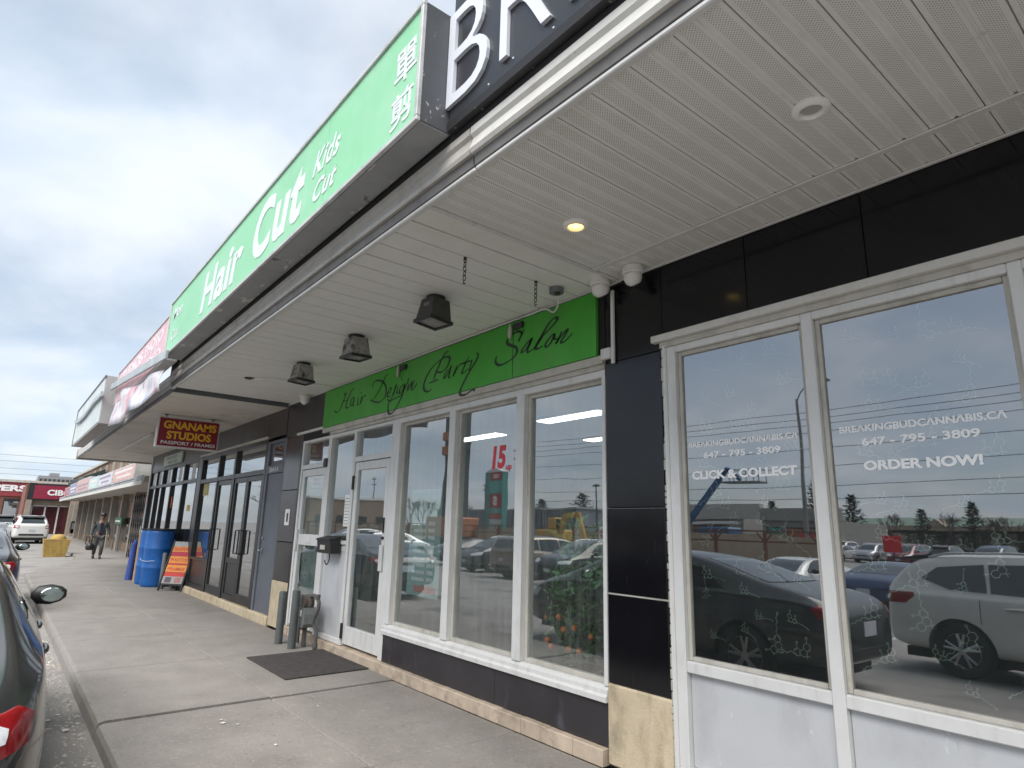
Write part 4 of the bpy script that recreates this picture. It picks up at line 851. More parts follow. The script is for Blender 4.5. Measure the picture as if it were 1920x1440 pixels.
# folding sign
o = thing('folding_sign', 'black folding sidewalk sign with an orange and red poster', 'sign', (16.35, .22, 0))
Tf = Matrix.Translation((16.35, .30, .03)) @ Matrix.Rotation(R(38), 4, 'Z') @ Matrix.Rotation(R(17), 4, 'X')
MB().box(-.30, .30, -.02, .0, .10, 1.12, .004).xf(Tf).put('panel', m_black, o)
for sx in (-1, 1): MB().box(sx*.30-.02, sx*.30+.02, -.025, .012, -.02, 1.14, .004).xf(Tf).put('leg', m_black, o)
Tb = Matrix.Translation((16.35, .30, .03)) @ Matrix.Rotation(R(38), 4, 'Z') @ Matrix.Translation((0, -.62, 0)) @ Matrix.Rotation(R(-14), 4, 'X')
MB().box(-.30, .30, -.01, .01, .02, 1.10, .004).xf(Tb).put('back_panel', m_black, o)
pz = [(.14, .30, (.36, .34, .34)), (.302, .40, (.55, .05, .04)), (.402, .56, (.75, .30, .05)), (.562, .60, (.5, .04, .05)), (.602, .76, (.75, .30, .05)), (.762, .86, (.45, .03, .06)), (.862, .99, (.72, .27, .05)), (.992, 1.10, (.38, .38, .38))]
for i, (a, b, c) in enumerate(pz): MB().box(-.27, .27, .001, .004, a, b).xf(Tf).put('poster_band', mat('poster_%d' % i, c, .6, var=.12, vs=15), o)
for zc, body in ((.89, 'PASSPORT'), (.64, 'PHOTOS'), (.43, 'FRAMES')):
    mb = text_mb(body, (Vector((-1, 0, 0)), Vector((0, 0, 1)), Vector((0, 1, 0))), (.23, .0042, zc), .46, .075, .001, .02); mb.xf(Tf).put('lettering', MATS['poster_1'], o)
for sx in (-.14, .12): MB().box(sx-.08, sx+.09, .0042, .0052, .16, .28).xf(Tf).put('portrait', mat('portrait_%d' % int(sx > 0), (.35, .18, .15) if sx < 0 else (.10, .09, .11), .6, var=.5, vs=30), o)
# price poster inside the salon window
o = thing('price_poster', 'pale green price list poster standing inside the salon window', 'poster', (6.05, -.12, .8))
MB().box(5.80, 6.46, -.14, -.13, .84, 2.0).put('board', mat('poster_teal', (.30, .42, .40), .6, var=.15, vs=4), o)
mb = MB()
for k in range(9): mb.box(5.92, 6.05, -.1298, -.128, 1.0+.075*k, 1.04+.075*k); mb.box(6.10, 6.36, -.1298, -.128, 1.0+.075*k, 1.035+.075*k)
mb.put('price_print', mat('poster_print', (.66, .68, .66), .6, var=.3, vs=30), o)
MB().box(5.86, 6.30, -.1298, -.1275, .88, .95).put('red_print', mat('poster_red', (.5, .18, .16), .6, var=.2, vs=20), o)
# ------------------------------------------------------------------ vehicles
m_tyre = mat('tyre', (.018, .018, .018), .8, var=.2, vs=15); m_rimm = mat('alloy', (.42, .42, .43), .3, metal=.8, var=.1)
m_trim = mat('car_trim', (.02, .02, .021), .5, var=.1); m_tail = mat('tail_red', (.26, .006, .010), .15, var=.15, vs=12, spec=.6)
m_lampw = mat('lamp_clear', (.70, .72, .74), .12, var=.15, vs=30, spec=.7); m_plate = mat('plate', (.48, .50, .54), .5, var=.06)
def carglass():
    m = mat('car_glass', (.012, .016, .016), .03, var=.1, spec=.9); m.node_tree.nodes['Principled BSDF'].inputs['Coat Weight'].default_value = .6; return m
m_cg = carglass()
def paint(n, c, metal=.25, rough=.32): return mat('paint_'+n, c, rough, metal=metal, var=.05, vs=8, coat=.8, dirt=[((.16, .15, .14), .60, .85, 2.2, None, .25)])
SPEC = {
 'sedan': dict(L=4.86, wb=(-1.42, 1.36), r=.335, st=[
  (-2.42, .66, .44, .74, .64, .78, .55), (-2.37, .78, .34, .86, .74, .93, .66), (-2.18, .855, .30, .95, .80, 1.03, .70), (-1.86, .895, .27, .975, .845, 1.085, .72), (-1.50, .905, .26, .985, .86, 1.165, .70), (-1.10, .91, .26, .99, .865, 1.30, .66),
  (-.70, .91, .26, .985, .865, 1.405, .625), (-.20, .91, .26, .975, .865, 1.445, .61), (.35, .91, .26, .96, .865, 1.43, .61), (.80, .91, .26, .95, .865, 1.345, .635), (1.20, .905, .26, .94, .86, 1.175, .69), (1.58, .90, .26, .925, .85, 1.01, .74), (1.95, .885, .26, .88, .82, .935, .70), (2.22, .84, .27, .79, .77, .84, .62), (2.38, .74, .32, .66, .68, .71, .52), (2.43, .60, .40, .56, .56, .60, .44)],
  side=[[(-1.16, 1.03), (-.86, 1.20), (-.62, 1.335), (-.32, 1.375), (-.28, 1.015)], [(-.20, 1.015), (-.22, 1.378), (.28, 1.37), (.62, 1.29), (1.08, 1.06), (1.10, .995), (.5, 1.0)]],
  front=[(-.62, 1.035), (.62, 1.035), (.50, 1.36), (-.50, 1.36)], rear=[(-.62, 1.13), (.62, 1.13), (.50, 1.36), (-.50, 1.36)],
  tail=[(-.20, .78), (.01, .81), (.06, .90), (-.01, .935), (-.20, .92)], head=[(-.26, .62), (.20, .66), (.24, .78), (-.02, .77), (-.28, .70)], mir=(.92, 1.03), handles=(-.62, .42), zh=.93, doors=(-1.02, -.25, 1.02), bump_=(.42, .60)),
 'suv': dict(L=4.7, wb=(-1.38, 1.36), r=.365, st=[
  (-2.33, .70, .50, .92, .70, 1.02, .62), (-2.28, .82, .38, 1.05, .79, 1.18, .70), (-2.16, .87, .34, 1.09, .82, 1.34, .70), (-1.98, .90, .32, 1.10, .845, 1.55, .67), (-1.78, .915, .31, 1.10, .855, 1.645, .64), (-1.3, .925, .30, 1.09, .87, 1.68, .64),
  (-.5, .925, .30, 1.07, .875, 1.695, .645), (.15, .925, .30, 1.055, .875, 1.675, .645), (.62, .925, .30, 1.045, .875, 1.58, .665), (1.05, .92, .30, 1.035, .87, 1.37, .70), (1.45, .915, .30, 1.02, .86, 1.12, .76), (1.85, .90, .30, .98, .84, 1.055, .73), (2.15, .86, .31, .89, .79, .96, .66), (2.32, .76, .36, .74, .70, .80, .55), (2.37, .62, .44, .62, .58, .67, .46)],
  side=[[(-1.82, 1.29), (-1.62, 1.46), (-1.05, 1.53), (-1.02, 1.15), (-1.45, 1.16)], [(-.98, 1.15), (-1.0, 1.535), (-.18, 1.56), (-.15, 1.12)], [(-.08, 1.12), (-.10, 1.56), (.22, 1.54), (.55, 1.44), (.98, 1.15), (.98, 1.09), (.4, 1.10)]],
  front=[(-.66, 1.14), (.66, 1.14), (.54, 1.59), (-.54, 1.59)], rear=[(-.60, 1.20), (.60, 1.20), (.50, 1.52), (-.50, 1.52)],
  tail=[(-.22, .90), (.14, .92), (.20, 1.03), (.18, 1.08), (-.22, 1.07)], head=[(-.26, .76), (.20, .80), (.24, .92), (-.02, .91), (-.28, .85)], mir=(.82, 1.12), handles=(-.72, .34), zh=1.0, doors=(-1.10, -.12, .95), bump_=(.50, .68)),
 'van': dict(L=5.1, wb=(-1.50, 1.55), r=.345, st=[
  (-2.55, .72, .46, .95, .74, 1.05, .66), (-2.50, .86, .36, 1.06, .84, 1.25, .74), (-2.40, .92, .31, 1.08, .88, 1.48, .74), (-2.25, .945, .29, 1.09, .90, 1.66, .72), (-1.9, .955, .28, 1.09, .905, 1.715, .71), (-1.0, .96, .27, 1.08, .91, 1.74, .71),
  (-.2, .96, .27, 1.06, .91, 1.745, .71), (.5, .96, .27, 1.05, .91, 1.70, .71), (1.0, .96, .27, 1.04, .905, 1.55, .72), (1.5, .955, .27, 1.03, .895, 1.28, .75), (1.9, .94, .27, .99, .87, 1.06, .77), (2.25, .90, .28, .90, .82, .95, .68), (2.46, .80, .33, .76, .73, .81, .56), (2.53, .66, .42, .62, .60, .67, .46)],
  side=[[(-2.18, 1.20), (-2.12, 1.55), (-1.28, 1.60), (-1.26, 1.16)], [(-1.18, 1.15), (-1.20, 1.605), (-.12, 1.62), (-.10, 1.13)], [(-.02, 1.13), (-.04, 1.62), (.45, 1.60), (.85, 1.50), (1.35, 1.19), (1.35, 1.11)]],
  front=[(-.70, 1.12), (.70, 1.12), (.58, 1.60), (-.58, 1.60)], rear=[(-.64, 1.20), (.64, 1.20), (.56, 1.58), (-.56, 1.58)],
  tail=[(-.12, .80), (.10, .80), (.11, 1.18), (-.10, 1.20)], head=[(-.26, .74), (.20, .78), (.24, .92), (-.02, .91), (-.28, .84)], mir=(1.18, 1.14), handles=(-.5, .55), zh=1.0, doors=(-1.24, -.06, 1.25), bump_=(.46, .66)),
}
def build_car(kind):
    sp = SPEC[kind]; st_ = sp['st']; root = thing('car', kind, 'car')
    mb = MB(); rings = []
    for (x, w_, zb_, be, wb_, tp, wt) in st_:
        half = [(0, zb_), (w_*.86, zb_), (w_*.975, zb_+.06), (w_, zb_+(be-zb_)*.42), (w_*.995, zb_+(be-zb_)*.72), (w_*.965, be-.035), (wb_, be), (wb_+(wt-wb_)*.16, be+(tp-be)*.10), (wt+(wb_-wt)*.10, tp-(tp-be)*.14), (wt*.93, tp-(tp-be)*.03-.006), (wt*.5, tp-.001), (0, tp+.006)]
        ring = [(x, y, z) for y, z in half] + [(x, -y, z) for y, z in half[-2:0:-1]]
        rings.append(len(mb.v)); mb.v += ring
    n_ = len(ring)
    for i in range(len(rings)-1):
        for k in range(n_): mb.f.append((rings[i]+k, rings[i]+(k+1) % n_, rings[i+1]+(k+1) % n_, rings[i+1]+k))
    for r_ in (rings[0], rings[-1]):
        h = 11
        for k in range(h):
            a, b = r_+k, r_+k+1; c, d = r_+(n_-k-1) % n_, r_+(n_-k) % n_
            if k == 0: mb.f.append((a, b, c))
            elif k == h-1: mb.f.append((a, b, d))
            else: mb.f.append((a, b, c, d))
    body = link(mb.mesh('body'), 'body', root)
    sub = body.modifiers.new('s', 'SUBSURF'); sub.levels = 2; sub.render_levels = 2
    cut = MB()
    for wx in sp['wb']:
        for sy in (-1, 1): cut.lathe([(sp['r']*1.13, .58*sy), (sp['r']*1.13, 1.2*sy)], (wx, 0, sp['r']), 28, 'y')
    co = link(cut.mesh('cut'), 'cut')
    bo = body.modifiers.new('b', 'BOOLEAN'); bo.operation = 'DIFFERENCE'; bo.object = co; bo.solver = 'EXACT'
    dg = bpy.context.evaluated_depsgraph_get(); me = bpy.data.meshes.new_from_object(body.evaluated_get(dg))
    COL.objects.unlink(co); bpy.data.objects.remove(co); body.modifiers.clear(); body.data = me
    me.materials.clear(); me.materials.append(m_trim); shade(me, 35)
    bm = bmesh.new(); bm.from_mesh(me); tree = BVHTree.FromBMesh(bm); bm.free()
    def patch(poly, org, dr, u, v, off, k=4, dens=.06):
        dr, u, v, org = Vector(dr).normalized(), Vector(u).normalized(), Vector(v).normalized(), Vector(org)
        P = []
        for (a, b) in zip(poly, poly[1:]+poly[:1]):
            m_ = max(2, int(math.dist(a, b)/dens))
            P += [(a[0]+(b[0]-a[0])*t/m_, a[1]+(b[1]-a[1])*t/m_) for t in range(m_)]
        cx = sum(p[0] for p in P)/len(P); cy = sum(p[1] for p in P)/len(P)
        mb = MB(); ok = {}
        def hit(p):
            h = tree.ray_cast(org+u*p[0]+v*p[1], dr)
            if h[0] is None: return org+u*p[0]+v*p[1]+dr*2
            nn = h[1] if h[1].dot(dr) < 0 else -h[1]
            return h[0]+nn*off
        mb.v.append(tuple(hit((cx, cy)))); n2 = len(P)
        for j in range(1, k+1):
            for p in P: mb.v.append(tuple(hit((cx+(p[0]-cx)*j/k, cy+(p[1]-cy)*j/k))))
        # turned-in edge
        for p in P: q = Vector(hit(p)); mb.v.append(tuple(q + dr*(off+.012)))
        for i in range(n2): mb.f.append((0, 1+i, 1+(i+1) % n2))
        for j in range(k):
            for i in range(n2): a = 1+j*n2; mb.f.append((a+i, a+n2+i, a+n2+(i+1) % n2, a+(i+1) % n2))
        return mb
    for sy in (-1, 1):
        for poly in sp['side']: 
            patch(poly, (0, 2*sy, 0), (0, -sy, 0), (1, 0, 0), (0, 0, 1), .006).put('side_window', m_cg, root, smooth=50)
        # door seams and handles
        for dx_ in sp['doors']:
            zt = sp['st'][6][3]+.01
            P = [tree.ray_cast(Vector((dx_, 2*sy, z)), Vector((0, -sy, 0)))[0] for z in [sp['st'][6][2]+.12+k*(zt-.45)/8 for k in range(9)]]
            P = [p+Vector((0, .001*sy, 0)) for p in P if p is not None]
            if len(P) > 2: MB().tube(P, .0045, 4).put('door_seam', m_trim, root)
        for hx in sp['handles']:
            h = tree.ray_cast(Vector((hx, 2*sy, sp['zh']-.045)), Vector((0, -sy, 0)))[0]
            if h: 
                o_ = MB().tube([(hx-.10, h.y, h.z), (hx-.085, h.y+.016*sy, h.z+.002), (hx, h.y+.022*sy, h.z+.006), (hx+.085, h.y+.016*sy, h.z+.008), (hx+.10, h.y, h.z+.008)], [.012, .015, .016, .015, .012], 8).put('door_handle', m_trim, root, smooth=60)
        d_ = Vector((1, -.62*sy, 0)); u_ = Vector((0, 0, 1)).cross(d_)*(1 if sy > 0 else 1); u_.normalize(); uu = u_*(-1)
        # tail lamp wraps round the corner: u runs outwards/forwards along the side
        uu = Vector((.62, 1.0*sy, 0)).normalized()
        t0 = sp['tail']; xr = st_[0][0]
        base = Vector((xr-.5+.16, (.80 if kind != 'van' else .90)*sy+.31*sy, 0))
        patch(t0, base, d_, uu, (0, 0, 1), .007, 5, .03).put('tail_lamp', m_tail, root, smooth=50)
        patch([(p[0]*.42-.11, (p[1]-t0[0][1])*.45+t0[0][1]+.045) for p in t0], base, d_, uu, (0, 0, 1), .0105, 3, .03).put('reverse_lamp', m_lampw, root, smooth=50)
        d_ = Vector((-1, -.62*sy, 0)); uu = Vector((-.62, 1.0*sy, 0)).normalized(); xf_ = st_[-1][0]
        base = Vector((xf_+.5-.16, .75*sy+.31*sy, 0))
        patch(sp['head'], base, d_, uu, (0, 0, 1), .007, 4, .04).put('headlight', m_lampw, root, smooth=50)
        # mirror
        mx_, mz = sp['mir']; h = tree.ray_cast(Vector((mx_, 2*sy, mz-.05)), Vector((0, -sy, 0)))[0]
        y0 = h.y if h else .88*sy
        bmx = []
        mm = MB()
        prof = [(-.045, .0, .02), (-.05, .045, .075), (-.05, .13, .085), (-.045, .20, .062), (-.03, .235, .03)]
        o0 = len(mm.v); nn = 10
        for (px_, py_, hr) in prof:
            for k in range(nn):
                a = 2*math.pi*k/nn; mm.v.append((mx_+.02+.055*math.cos(a)*min(1, hr/.05), y0+sy*(py_-.0), mz+.02+hr*math.sin(a)*.95))
        for i in range(len(prof)-1):
            for k in range(nn): mm.f.append((o0+i*nn+k, o0+i*nn+(k+1) % nn, o0+(i+1)*nn+(k+1) % nn, o0+(i+1)*nn+k))
        mm.f.append(tuple(o0+k for k in range(nn))); mm.f.append(tuple(o0+(len(prof)-1)*nn+k for k in range(nn)))
        mo = mm.put('mirror', m_trim, root, smooth=60)
        MB().lathe([(.001, -.045), (.050, -.043), (.056, -.036)], (0, 0, 0), 18, 'x').xf(Matrix.Translation((mx_, y0+sy*.135, mz+.02)) @ Matrix.Diagonal((1, 1.42, 1, 1))).put('mirror_glass', mat('mirror_glass', (.30, .36, .36), .03, metal=.9, var=.1), mo)
        for wx in sp['wb']:
            r_ = sp['r']
            tyo = MB().lathe([(r_*.62, .66*sy), (r_*.93, .655*sy), (r_, .69*sy), (r_, .84*sy), (r_*.94, .885*sy), (r_*.66, .89*sy), (r_*.63, .87*sy)], (wx, 0, r_), 28, 'y').put('wheel', m_tyre, root, smooth=40)
            mb = MB().lathe([(r_*.64, .865*sy), (r_*.60, .872*sy), (r_*.58, .82*sy), (.001, .815*sy)], (wx, 0, r_), 28, 'y')
            for k in range(5):
                a = k*2*math.pi/5+.3
                for e in (-.13, .13):
                    ca, sa = math.cos(a+e*.4), math.sin(a+e*.4); cb, sb_ = math.cos(a+e*1.5), math.sin(a+e*1.5)
                    mb.tube([(wx+.05*ca, .865*sy, r_+.05*sa), (wx+r_*.61*cb, .868*sy, r_+r_*.61*sb_)], [.022, .016], 6)
            mb.lathe([(.055, .84*sy), (.05, .872*sy), (.001, .876*sy)], (wx, 0, r_), 14, 'y').put('rim', m_rimm, tyo, smooth=40)
    # wheel-well lining, under tray
    MB().box(st_[2][0], st_[-3][0], -.60, .60, .19, .32).put('under_tray', m_trim, root)
    patch(sp['front'], (3.5, 0, 0), (-1, 0, 0), (0, 1, 0), (0, 0, 1), .006).put('windshield', m_cg, root, smooth=50)
    patch(sp['rear'], (-3.5, 0, 0), (1, 0, 0), (0, 1, 0), (0, 0, 1), .006).put('rear_window', m_cg, root, smooth=50)
    b0, b1 = sp['bump_']
    patch([(-.62, b0-.02), (.62, b0-.02), (.60, b0+.09), (-.60, b0+.09)], (-3.5, 0, 0), (1, 0, 0), (0, 1, 0), (0, 0, 1), .008).put('bumper_trim', m_trim, root)
    patch([(-.16, b1+.03), (.16, b1+.03), (.16, b1+.17), (-.16, b1+.17)], (-3.5, 0, 0), (1, 0, 0), (0, 1, 0), (0, 0, 1), .014, 2).put('licence_plate', m_plate, root)
    patch([(-.16, b0-.04), (.16, b0-.04), (.16, b0+.09), (-.16, b0+.09)], (3.5, 0, 0), (-1, 0, 0), (0, 1, 0), (0, 0, 1), .016, 2).put('licence_plate', m_plate, root)
    patch([(-.42, b0+.10), (.42, b0+.10), (.46, b1+.02), (-.46, b1+.02)], (3.5, 0, 0), (-1, 0, 0), (0, 1, 0), (0, 0, 1), .010).put('grille', m_trim, root)
    if kind != 'sedan':
        for sy in (-1, 1):
            zr = st_[6][5]; P = [tree.ray_cast(Vector((x, .60*sy, 3)), Vector((0, 0, -1)))[0] for x in (-1.75, -1.5, -.8, 0, .35)]
            P = [p+Vector((0, 0, .012 if i in (0, 4) else .05)) for i, p in enumerate(P)]
            MB().tube(P, .018, 8).put('roof_rail', m_trim if kind == 'van' else mat('rail_silver', (.6, .6, .6), .3, metal=.6), root, smooth=60)
    if kind == 'suv':
        MB().prism([(-1.70, 1.655), (-2.06, 1.600), (-2.10, 1.565), (-1.90, 1.575), (-1.72, 1.60)], 'y', -.60, .60).put('spoiler', m_trim, root)
    body.name = 'body'
    return root
CARS = {}
def place_car(kind, paint_m, label, x, y, rz, group=None, scale=1.04, details=True):
    if kind not in CARS: CARS[kind] = build_car(kind); root = CARS[kind]; first = True
    else: root = copy_tree(CARS[kind])
    root.name = {'sedan': 'sedan_car', 'suv': 'suv_car', 'van': 'minivan'}[kind]
    # the lot slopes, so the car pitches and rolls with it
    ax = Vector((math.cos(rz), math.sin(rz), 0)); sdx = Vector((-ax.y, ax.x, 0))
    z0 = lot_z(y); fz = lot_z(y+ax.y*1.4)-lot_z(y-ax.y*1.4); sz = lot_z(y+sdx.y*.8)-lot_z(y-sdx.y*.8)
    root.location = (x, y, z0+.004); root.rotation_euler = (math.atan2(sz, 1.6), -math.atan2(fz, 2.8), rz); root.scale = (scale,)*3
    tag(root, label, 'minivan' if kind == 'van' else 'car', group)
    for ch in root.children:
        if ch.name.split('.')[0] == 'body' or ch.name.split('.')[0] == 'door_handle' or (ch.name.split('.')[0] == 'mirror' and kind != 'sedan'):
            ch.material_slots[0].link = 'OBJECT'; ch.material_slots[0].material = paint_m
    return root
P_char = paint('charcoal', (.045, .048, .05), .5, .35); P_white = paint('white', (.70, .70, .68), 0, .3); P_blk = paint('black', (.012, .012, .014), .2, .25)
P_gold = paint('champagne', (.30, .26, .21), .5); P_blue = paint('navy', (.03, .055, .13), .4); P_silver = paint('silver', (.42, .43, .44), .6); P_red = paint('maroon', (.16, .02, .025), .3); P_gr = paint('graphite', (.07, .075, .08), .5)
place_car('sedan', P_char, 'charcoal grey sedan parked along the kerb beside the viewer', 5.74, 4.15, R(-1.0))
place_car('sedan', P_blk, 'black car parked farther along the kerb ahead of the charcoal sedan', 16.0, 4.05, R(0))
place_car('suv', P_white, 'white SUV with roof rails standing behind the viewer, mirrored in the film-covered windows', 1.70, 7.45, R(180), scale=.98)
place_car('suv', P_white, 'white SUV seen from behind by the bank entrance', 52.5, 1.9, R(4))
place_car('suv', P_silver, 'silver SUV parked beyond the white one near the bank', 58.5, 3.2, R(0))
ROWG = 'cars in the row of stalls facing the shops'
place_car('suv', P_blk, 'black SUV nosed in towards the shops, mirrored in the salon window by the pillar', 17.6, 14.7, R(-90), ROWG)
place_car('van', P_gold, 'champagne minivan backed towards the shops, mirrored in the middle salon window', 21.2, 15.6, R(90), ROWG)
place_car('suv', P_gr, 'graphite SUV between the champagne minivan and the black sedan in the stall row', 25.6, 16.6, R(-90), ROWG)
place_car('sedan', P_blk, 'black sedan with its tail to the shops, mirrored behind the price poster', 31.4, 19.0, R(90), ROWG)
place_car('sedan', P_white, 'white sedan in the stall row, mirrored in the salon door', 48.3, 21.6, R(-90), ROWG)
place_car('suv', P_silver, 'silver SUV in the stall row next to the white sedan', 38.6, 17.5, R(90), ROWG)
place_car('van', P_white, 'white minivan at the far end of the stall row', 56.6, 23, R(-90), ROWG)
place_car('sedan', P_blue, 'navy sedan in the stall row, mirrored just left of the white SUV', 7.5, 17.0, R(90), ROWG)
place_car('sedan', P_white, 'white sedan in the stall row, mirrored by the frame between the film windows', 10.5, 17.2, R(-90), ROWG)
place_car('suv', P_gr, 'graphite SUV at the near end of the stall row', 3.4, 17.2, R(-90), ROWG)
FARG = 'cars parked far across the lot'
cols_ = [(P_silver, 'silver'), (P_blk, 'black'), (P_white, 'white'), (P_gr, 'graphite'), (P_red, 'maroon'), (P_blue, 'navy')]
ORD = 'first second third fourth fifth sixth seventh eighth ninth tenth eleventh twelfth thirteenth fourteenth fifteenth sixteenth'.split()
rc = random.Random(3); n_far = 0
for rowy, xs0, n_ in ((56, 6, 15), (75, 8, 16)):
    for i in range(n_):
        if rc.random() < .12: continue
        p_, cn = cols_[rc.randrange(6)]; k_ = rc.choice(['sedan', 'suv', 'sedan', 'van']); n_far += 1
        place_car(k_, p_, '%s %s, %s from the right end of the %s row far across the lot' % (cn, {'sedan': 'sedan', 'suv': 'SUV', 'van': 'minivan'}[k_], ORD[i], 'nearer' if rowy == 56 else 'farther'), xs0+2.9*i, rowy, R(90 if rc.random() < .5 else -90), FARG)
# ------------------------------------------------------------------ plants in the salon window
def leaf_mesh(pts, m, name, parent, ln=.07, wd=.028, seed=1, droop=.4):
    r_ = random.Random(seed); mb = MB()
    for p in pts:
        d = Vector((r_.uniform(-1, 1), r_.uniform(-1, 1), r_.uniform(-droop, .7))).normalized(); s_ = Vector((r_.uniform(-1, 1), r_.uniform(-1, 1), r_.uniform(-.3, .3))).cross(d).normalized()
        l_ = ln*r_.uniform(.6, 1.25); w_ = wd*r_.uniform(.7, 1.2); p = Vector(p); nn = d.cross(s_)*.012
        a, b = p+d*l_*.35+s_*w_, p+d*l_*.35-s_*w_; c, e = p+d*l_*.75+s_*w_*.6, p+d*l_*.75-s_*w_*.6
        mb.add([p, a, c, p+d*l_, e, b, p+d*l_*.5+nn], [(0, 1, 6), (1, 2, 6), (2, 3, 6), (3, 4, 6), (4, 5, 6), (5, 0, 6)])
    return tag(mb.put(name, m, parent), kind='stuff')
m_lf = mat('citrus_leaf', (.065, .15, .04), .4, var=.45, vs=25); m_bark = mat('bark', (.10, .075, .05), .9, var=.25, vs=10, bump=.4)
o = thing('citrus_bush', 'potted citrus bush with orange fruit inside the salon window by the pillar', 'plant', (3.98, -.42, .12))
MB().lathe([(.14, .12), (.19, .45), (.20, .46), (.17, .46), (.16, .42), (.001, .42)], (3.98, -.42, 0), 20).put('pot', mat('pot_brown', (.12, .06, .04), .6), o, smooth=40)
MB().tube([(3.98, -.42, .4), (3.96, -.41, .7), (4.0, -.42, 1.2)], [.022, .018, .008], 8).put('stem', m_bark, o)
rr = random.Random(4); pts = []
for i in range(900):
    a = rr.uniform(0, 6.28); z = rr.uniform(.52, 1.42); rad = (.34*math.sin(math.pi*min(1, (z-.42)/1.15))**.7)*math.sqrt(rr.random()); pts.append((3.98+rad*math.cos(a)*1.0, -.42+rad*math.sin(a)*.85, z))
leaf_mesh(pts, m_lf, 'leaves', o, .075, .019, 2)
for i in range(9):
    a = rr.uniform(.3, 2.8); z = rr.uniform(.62, .95); MB().lathe([(.001, -.028), (.018, -.022), (.028, 0), (.018, .022), (.001, .028)], (4.0+.30*math.cos(a), -.40+.27*math.sin(a), z), 12).put('orange', mat('orange_fruit', (.50, .14, .02), .4, var=.1), o, smooth=True)
o = thing('hanging_plant', 'trailing house plant with long pale green leaves behind the salon glass', 'plant', (3.93, -.30, 1.35))
pts = []
for k in range(16):
    a = rr.uniform(0, 6.28); rad = rr.uniform(.05, .22)
    for j in range(10): pts.append((3.93+rad*math.cos(a)*(1+j*.06), -.32+rad*math.sin(a)*.8, 1.66-.055*j+rr.uniform(-.02, .02)))
leaf_mesh(pts, mat('pale_leaf', (.18, .33, .17), .45, var=.35, vs=12), 'leaves', o, .13, .030, 6, 1.2)
MB().tube([(3.93, -.36, 1.40), (3.93, -.36, 1.66)], .05, 10).put('pot', m_dirtyw, o)
o = thing('salon_chair', 'dark salon chair standing inside the salon', 'chair', (5.2, -2.6, .12))
MB().box(4.95, 5.45, -2.85, -2.35, .55, .66, .03).put('seat', m_black, o); MB().box(4.95, 5.45, -2.92, -2.85, .66, 1.25, .03).put('backrest', m_black, o)
MB().lathe([(.28, .12), (.27, .15), (.04, .17), (.04, .55)], (5.2, -2.6, 0), 20).put('base', m_chrome, o, smooth=40)

# ------------------------------------------------------------------ person walking towards us
def skin_obj(name, m, parent, joints, edges, lv=2):
    me = bpy.data.meshes.new(name); me.from_pydata([j[:3] for j in joints], edges, []); o = link(me, name, None)
    md = o.modifiers.new('sk', 'SKIN'); md.use_smooth_shade = True
    for i, j in enumerate(joints):
        sv = me.skin_vertices[0].data[i]; sv.radius = (j[3], j[4] if len(j) > 4 else j[3]); sv.use_root = (i == 0)
    s_ = o.modifiers.new('ss', 'SUBSURF'); s_.levels = lv; s_.render_levels = lv
    dg = bpy.context.evaluated_depsgraph_get(); m2 = bpy.data.meshes.new_from_object(o.evaluated_get(dg)); COL.objects.unlink(o); bpy.data.objects.remove(o)
    m2.materials.clear(); m2.materials.append(m); shade(m2, True); return link(m2, name, parent)
pp = thing('person', 'person in dark jacket and grey trousers walking along the sidewalk with a black bag', 'person', (30.0, .29, 0), R(180))
m_skin = mat('skin', (.20, .11, .075), .55, var=.08); m_jack = mat('jacket', (.045, .055, .062), .8, var=.25, vs=8); m_trs = mat('trousers', (.085, .085, .09), .85, var=.25, vs=9)
WM_p = WM.pop(pp.name)      # parts are modelled in the person's own space
body = skin_obj('body', m_skin, pp, [(0, 0, .92, .13, .10), (0, 0, 1.15, .15, .10), (0, 0, 1.36, .16, .10), (.01, 0, 1.46, .06), (.02, 0, 1.54, .058), (.03, 0, 1.61, .078, .10), (.025, 0, 1.69, .082, .098),
  (0, .19, 1.38, .055), (.0, .27, 1.12, .045), (.10, .28, .90, .036), (.15, .275, .82, .038), (0, -.19, 1.38, .055), (-.02, -.27, 1.12, .045), (.03, -.29, .88, .036), (.05, -.29, .80, .038),
  (0, .10, .86, .085), (.10, .10, .50, .062), (-.02, .10, .10, .042), (.10, .11, .05, .042), (0, -.10, .86, .085), (-.04, -.10, .50, .062), (-.22, -.10, .12, .042), (-.12, -.11, .06, .042)],
  [(0, 1), (1, 2), (2, 3), (3, 4), (4, 5), (5, 6), (2, 7), (7, 8), (8, 9), (9, 10), (2, 11), (11, 12), (12, 13), (13, 14), (0, 15), (15, 16), (16, 17), (17, 18), (0, 19), (19, 20), (20, 21), (21, 22)])
mb = MB()
for sy, hx in ((1, .15), (-1, .05)):
    for k in range(4): mb.tube([(hx+.01*k-.015, sy*.285-.012*sy*(k-1.5), .80), (hx+.01*k-.012, sy*.285-.012*sy*(k-1.5), .755), (hx+.01*k-.02, sy*.28-.010*sy*(k-1.5), .72+.004*k)], .009, 6)
    mb.tube([(hx+.03, sy*.27, .82), (hx+.05, sy*.26, .785), (hx+.045, sy*.26, .755)], .010, 6)
mb.put('fingers', m_skin, pp, smooth=True)
skin_obj('jacket', m_jack, pp, [(0, 0, .86, .155, .125), (0, 0, 1.12, .16, .13), (0, 0, 1.36, .165, .115), (0, 0, 1.46, .085), (0, .19, 1.38, .07), (0, .27, 1.12, .062), (.09, .28, .90, .052), (0, -.19, 1.38, .07), (-.02, -.27, 1.12, .062), (.03, -.29, .89, .052)],
  [(0, 1), (1, 2), (2, 3), (2, 4), (4, 5), (5, 6), (2, 7), (7, 8), (8, 9)])
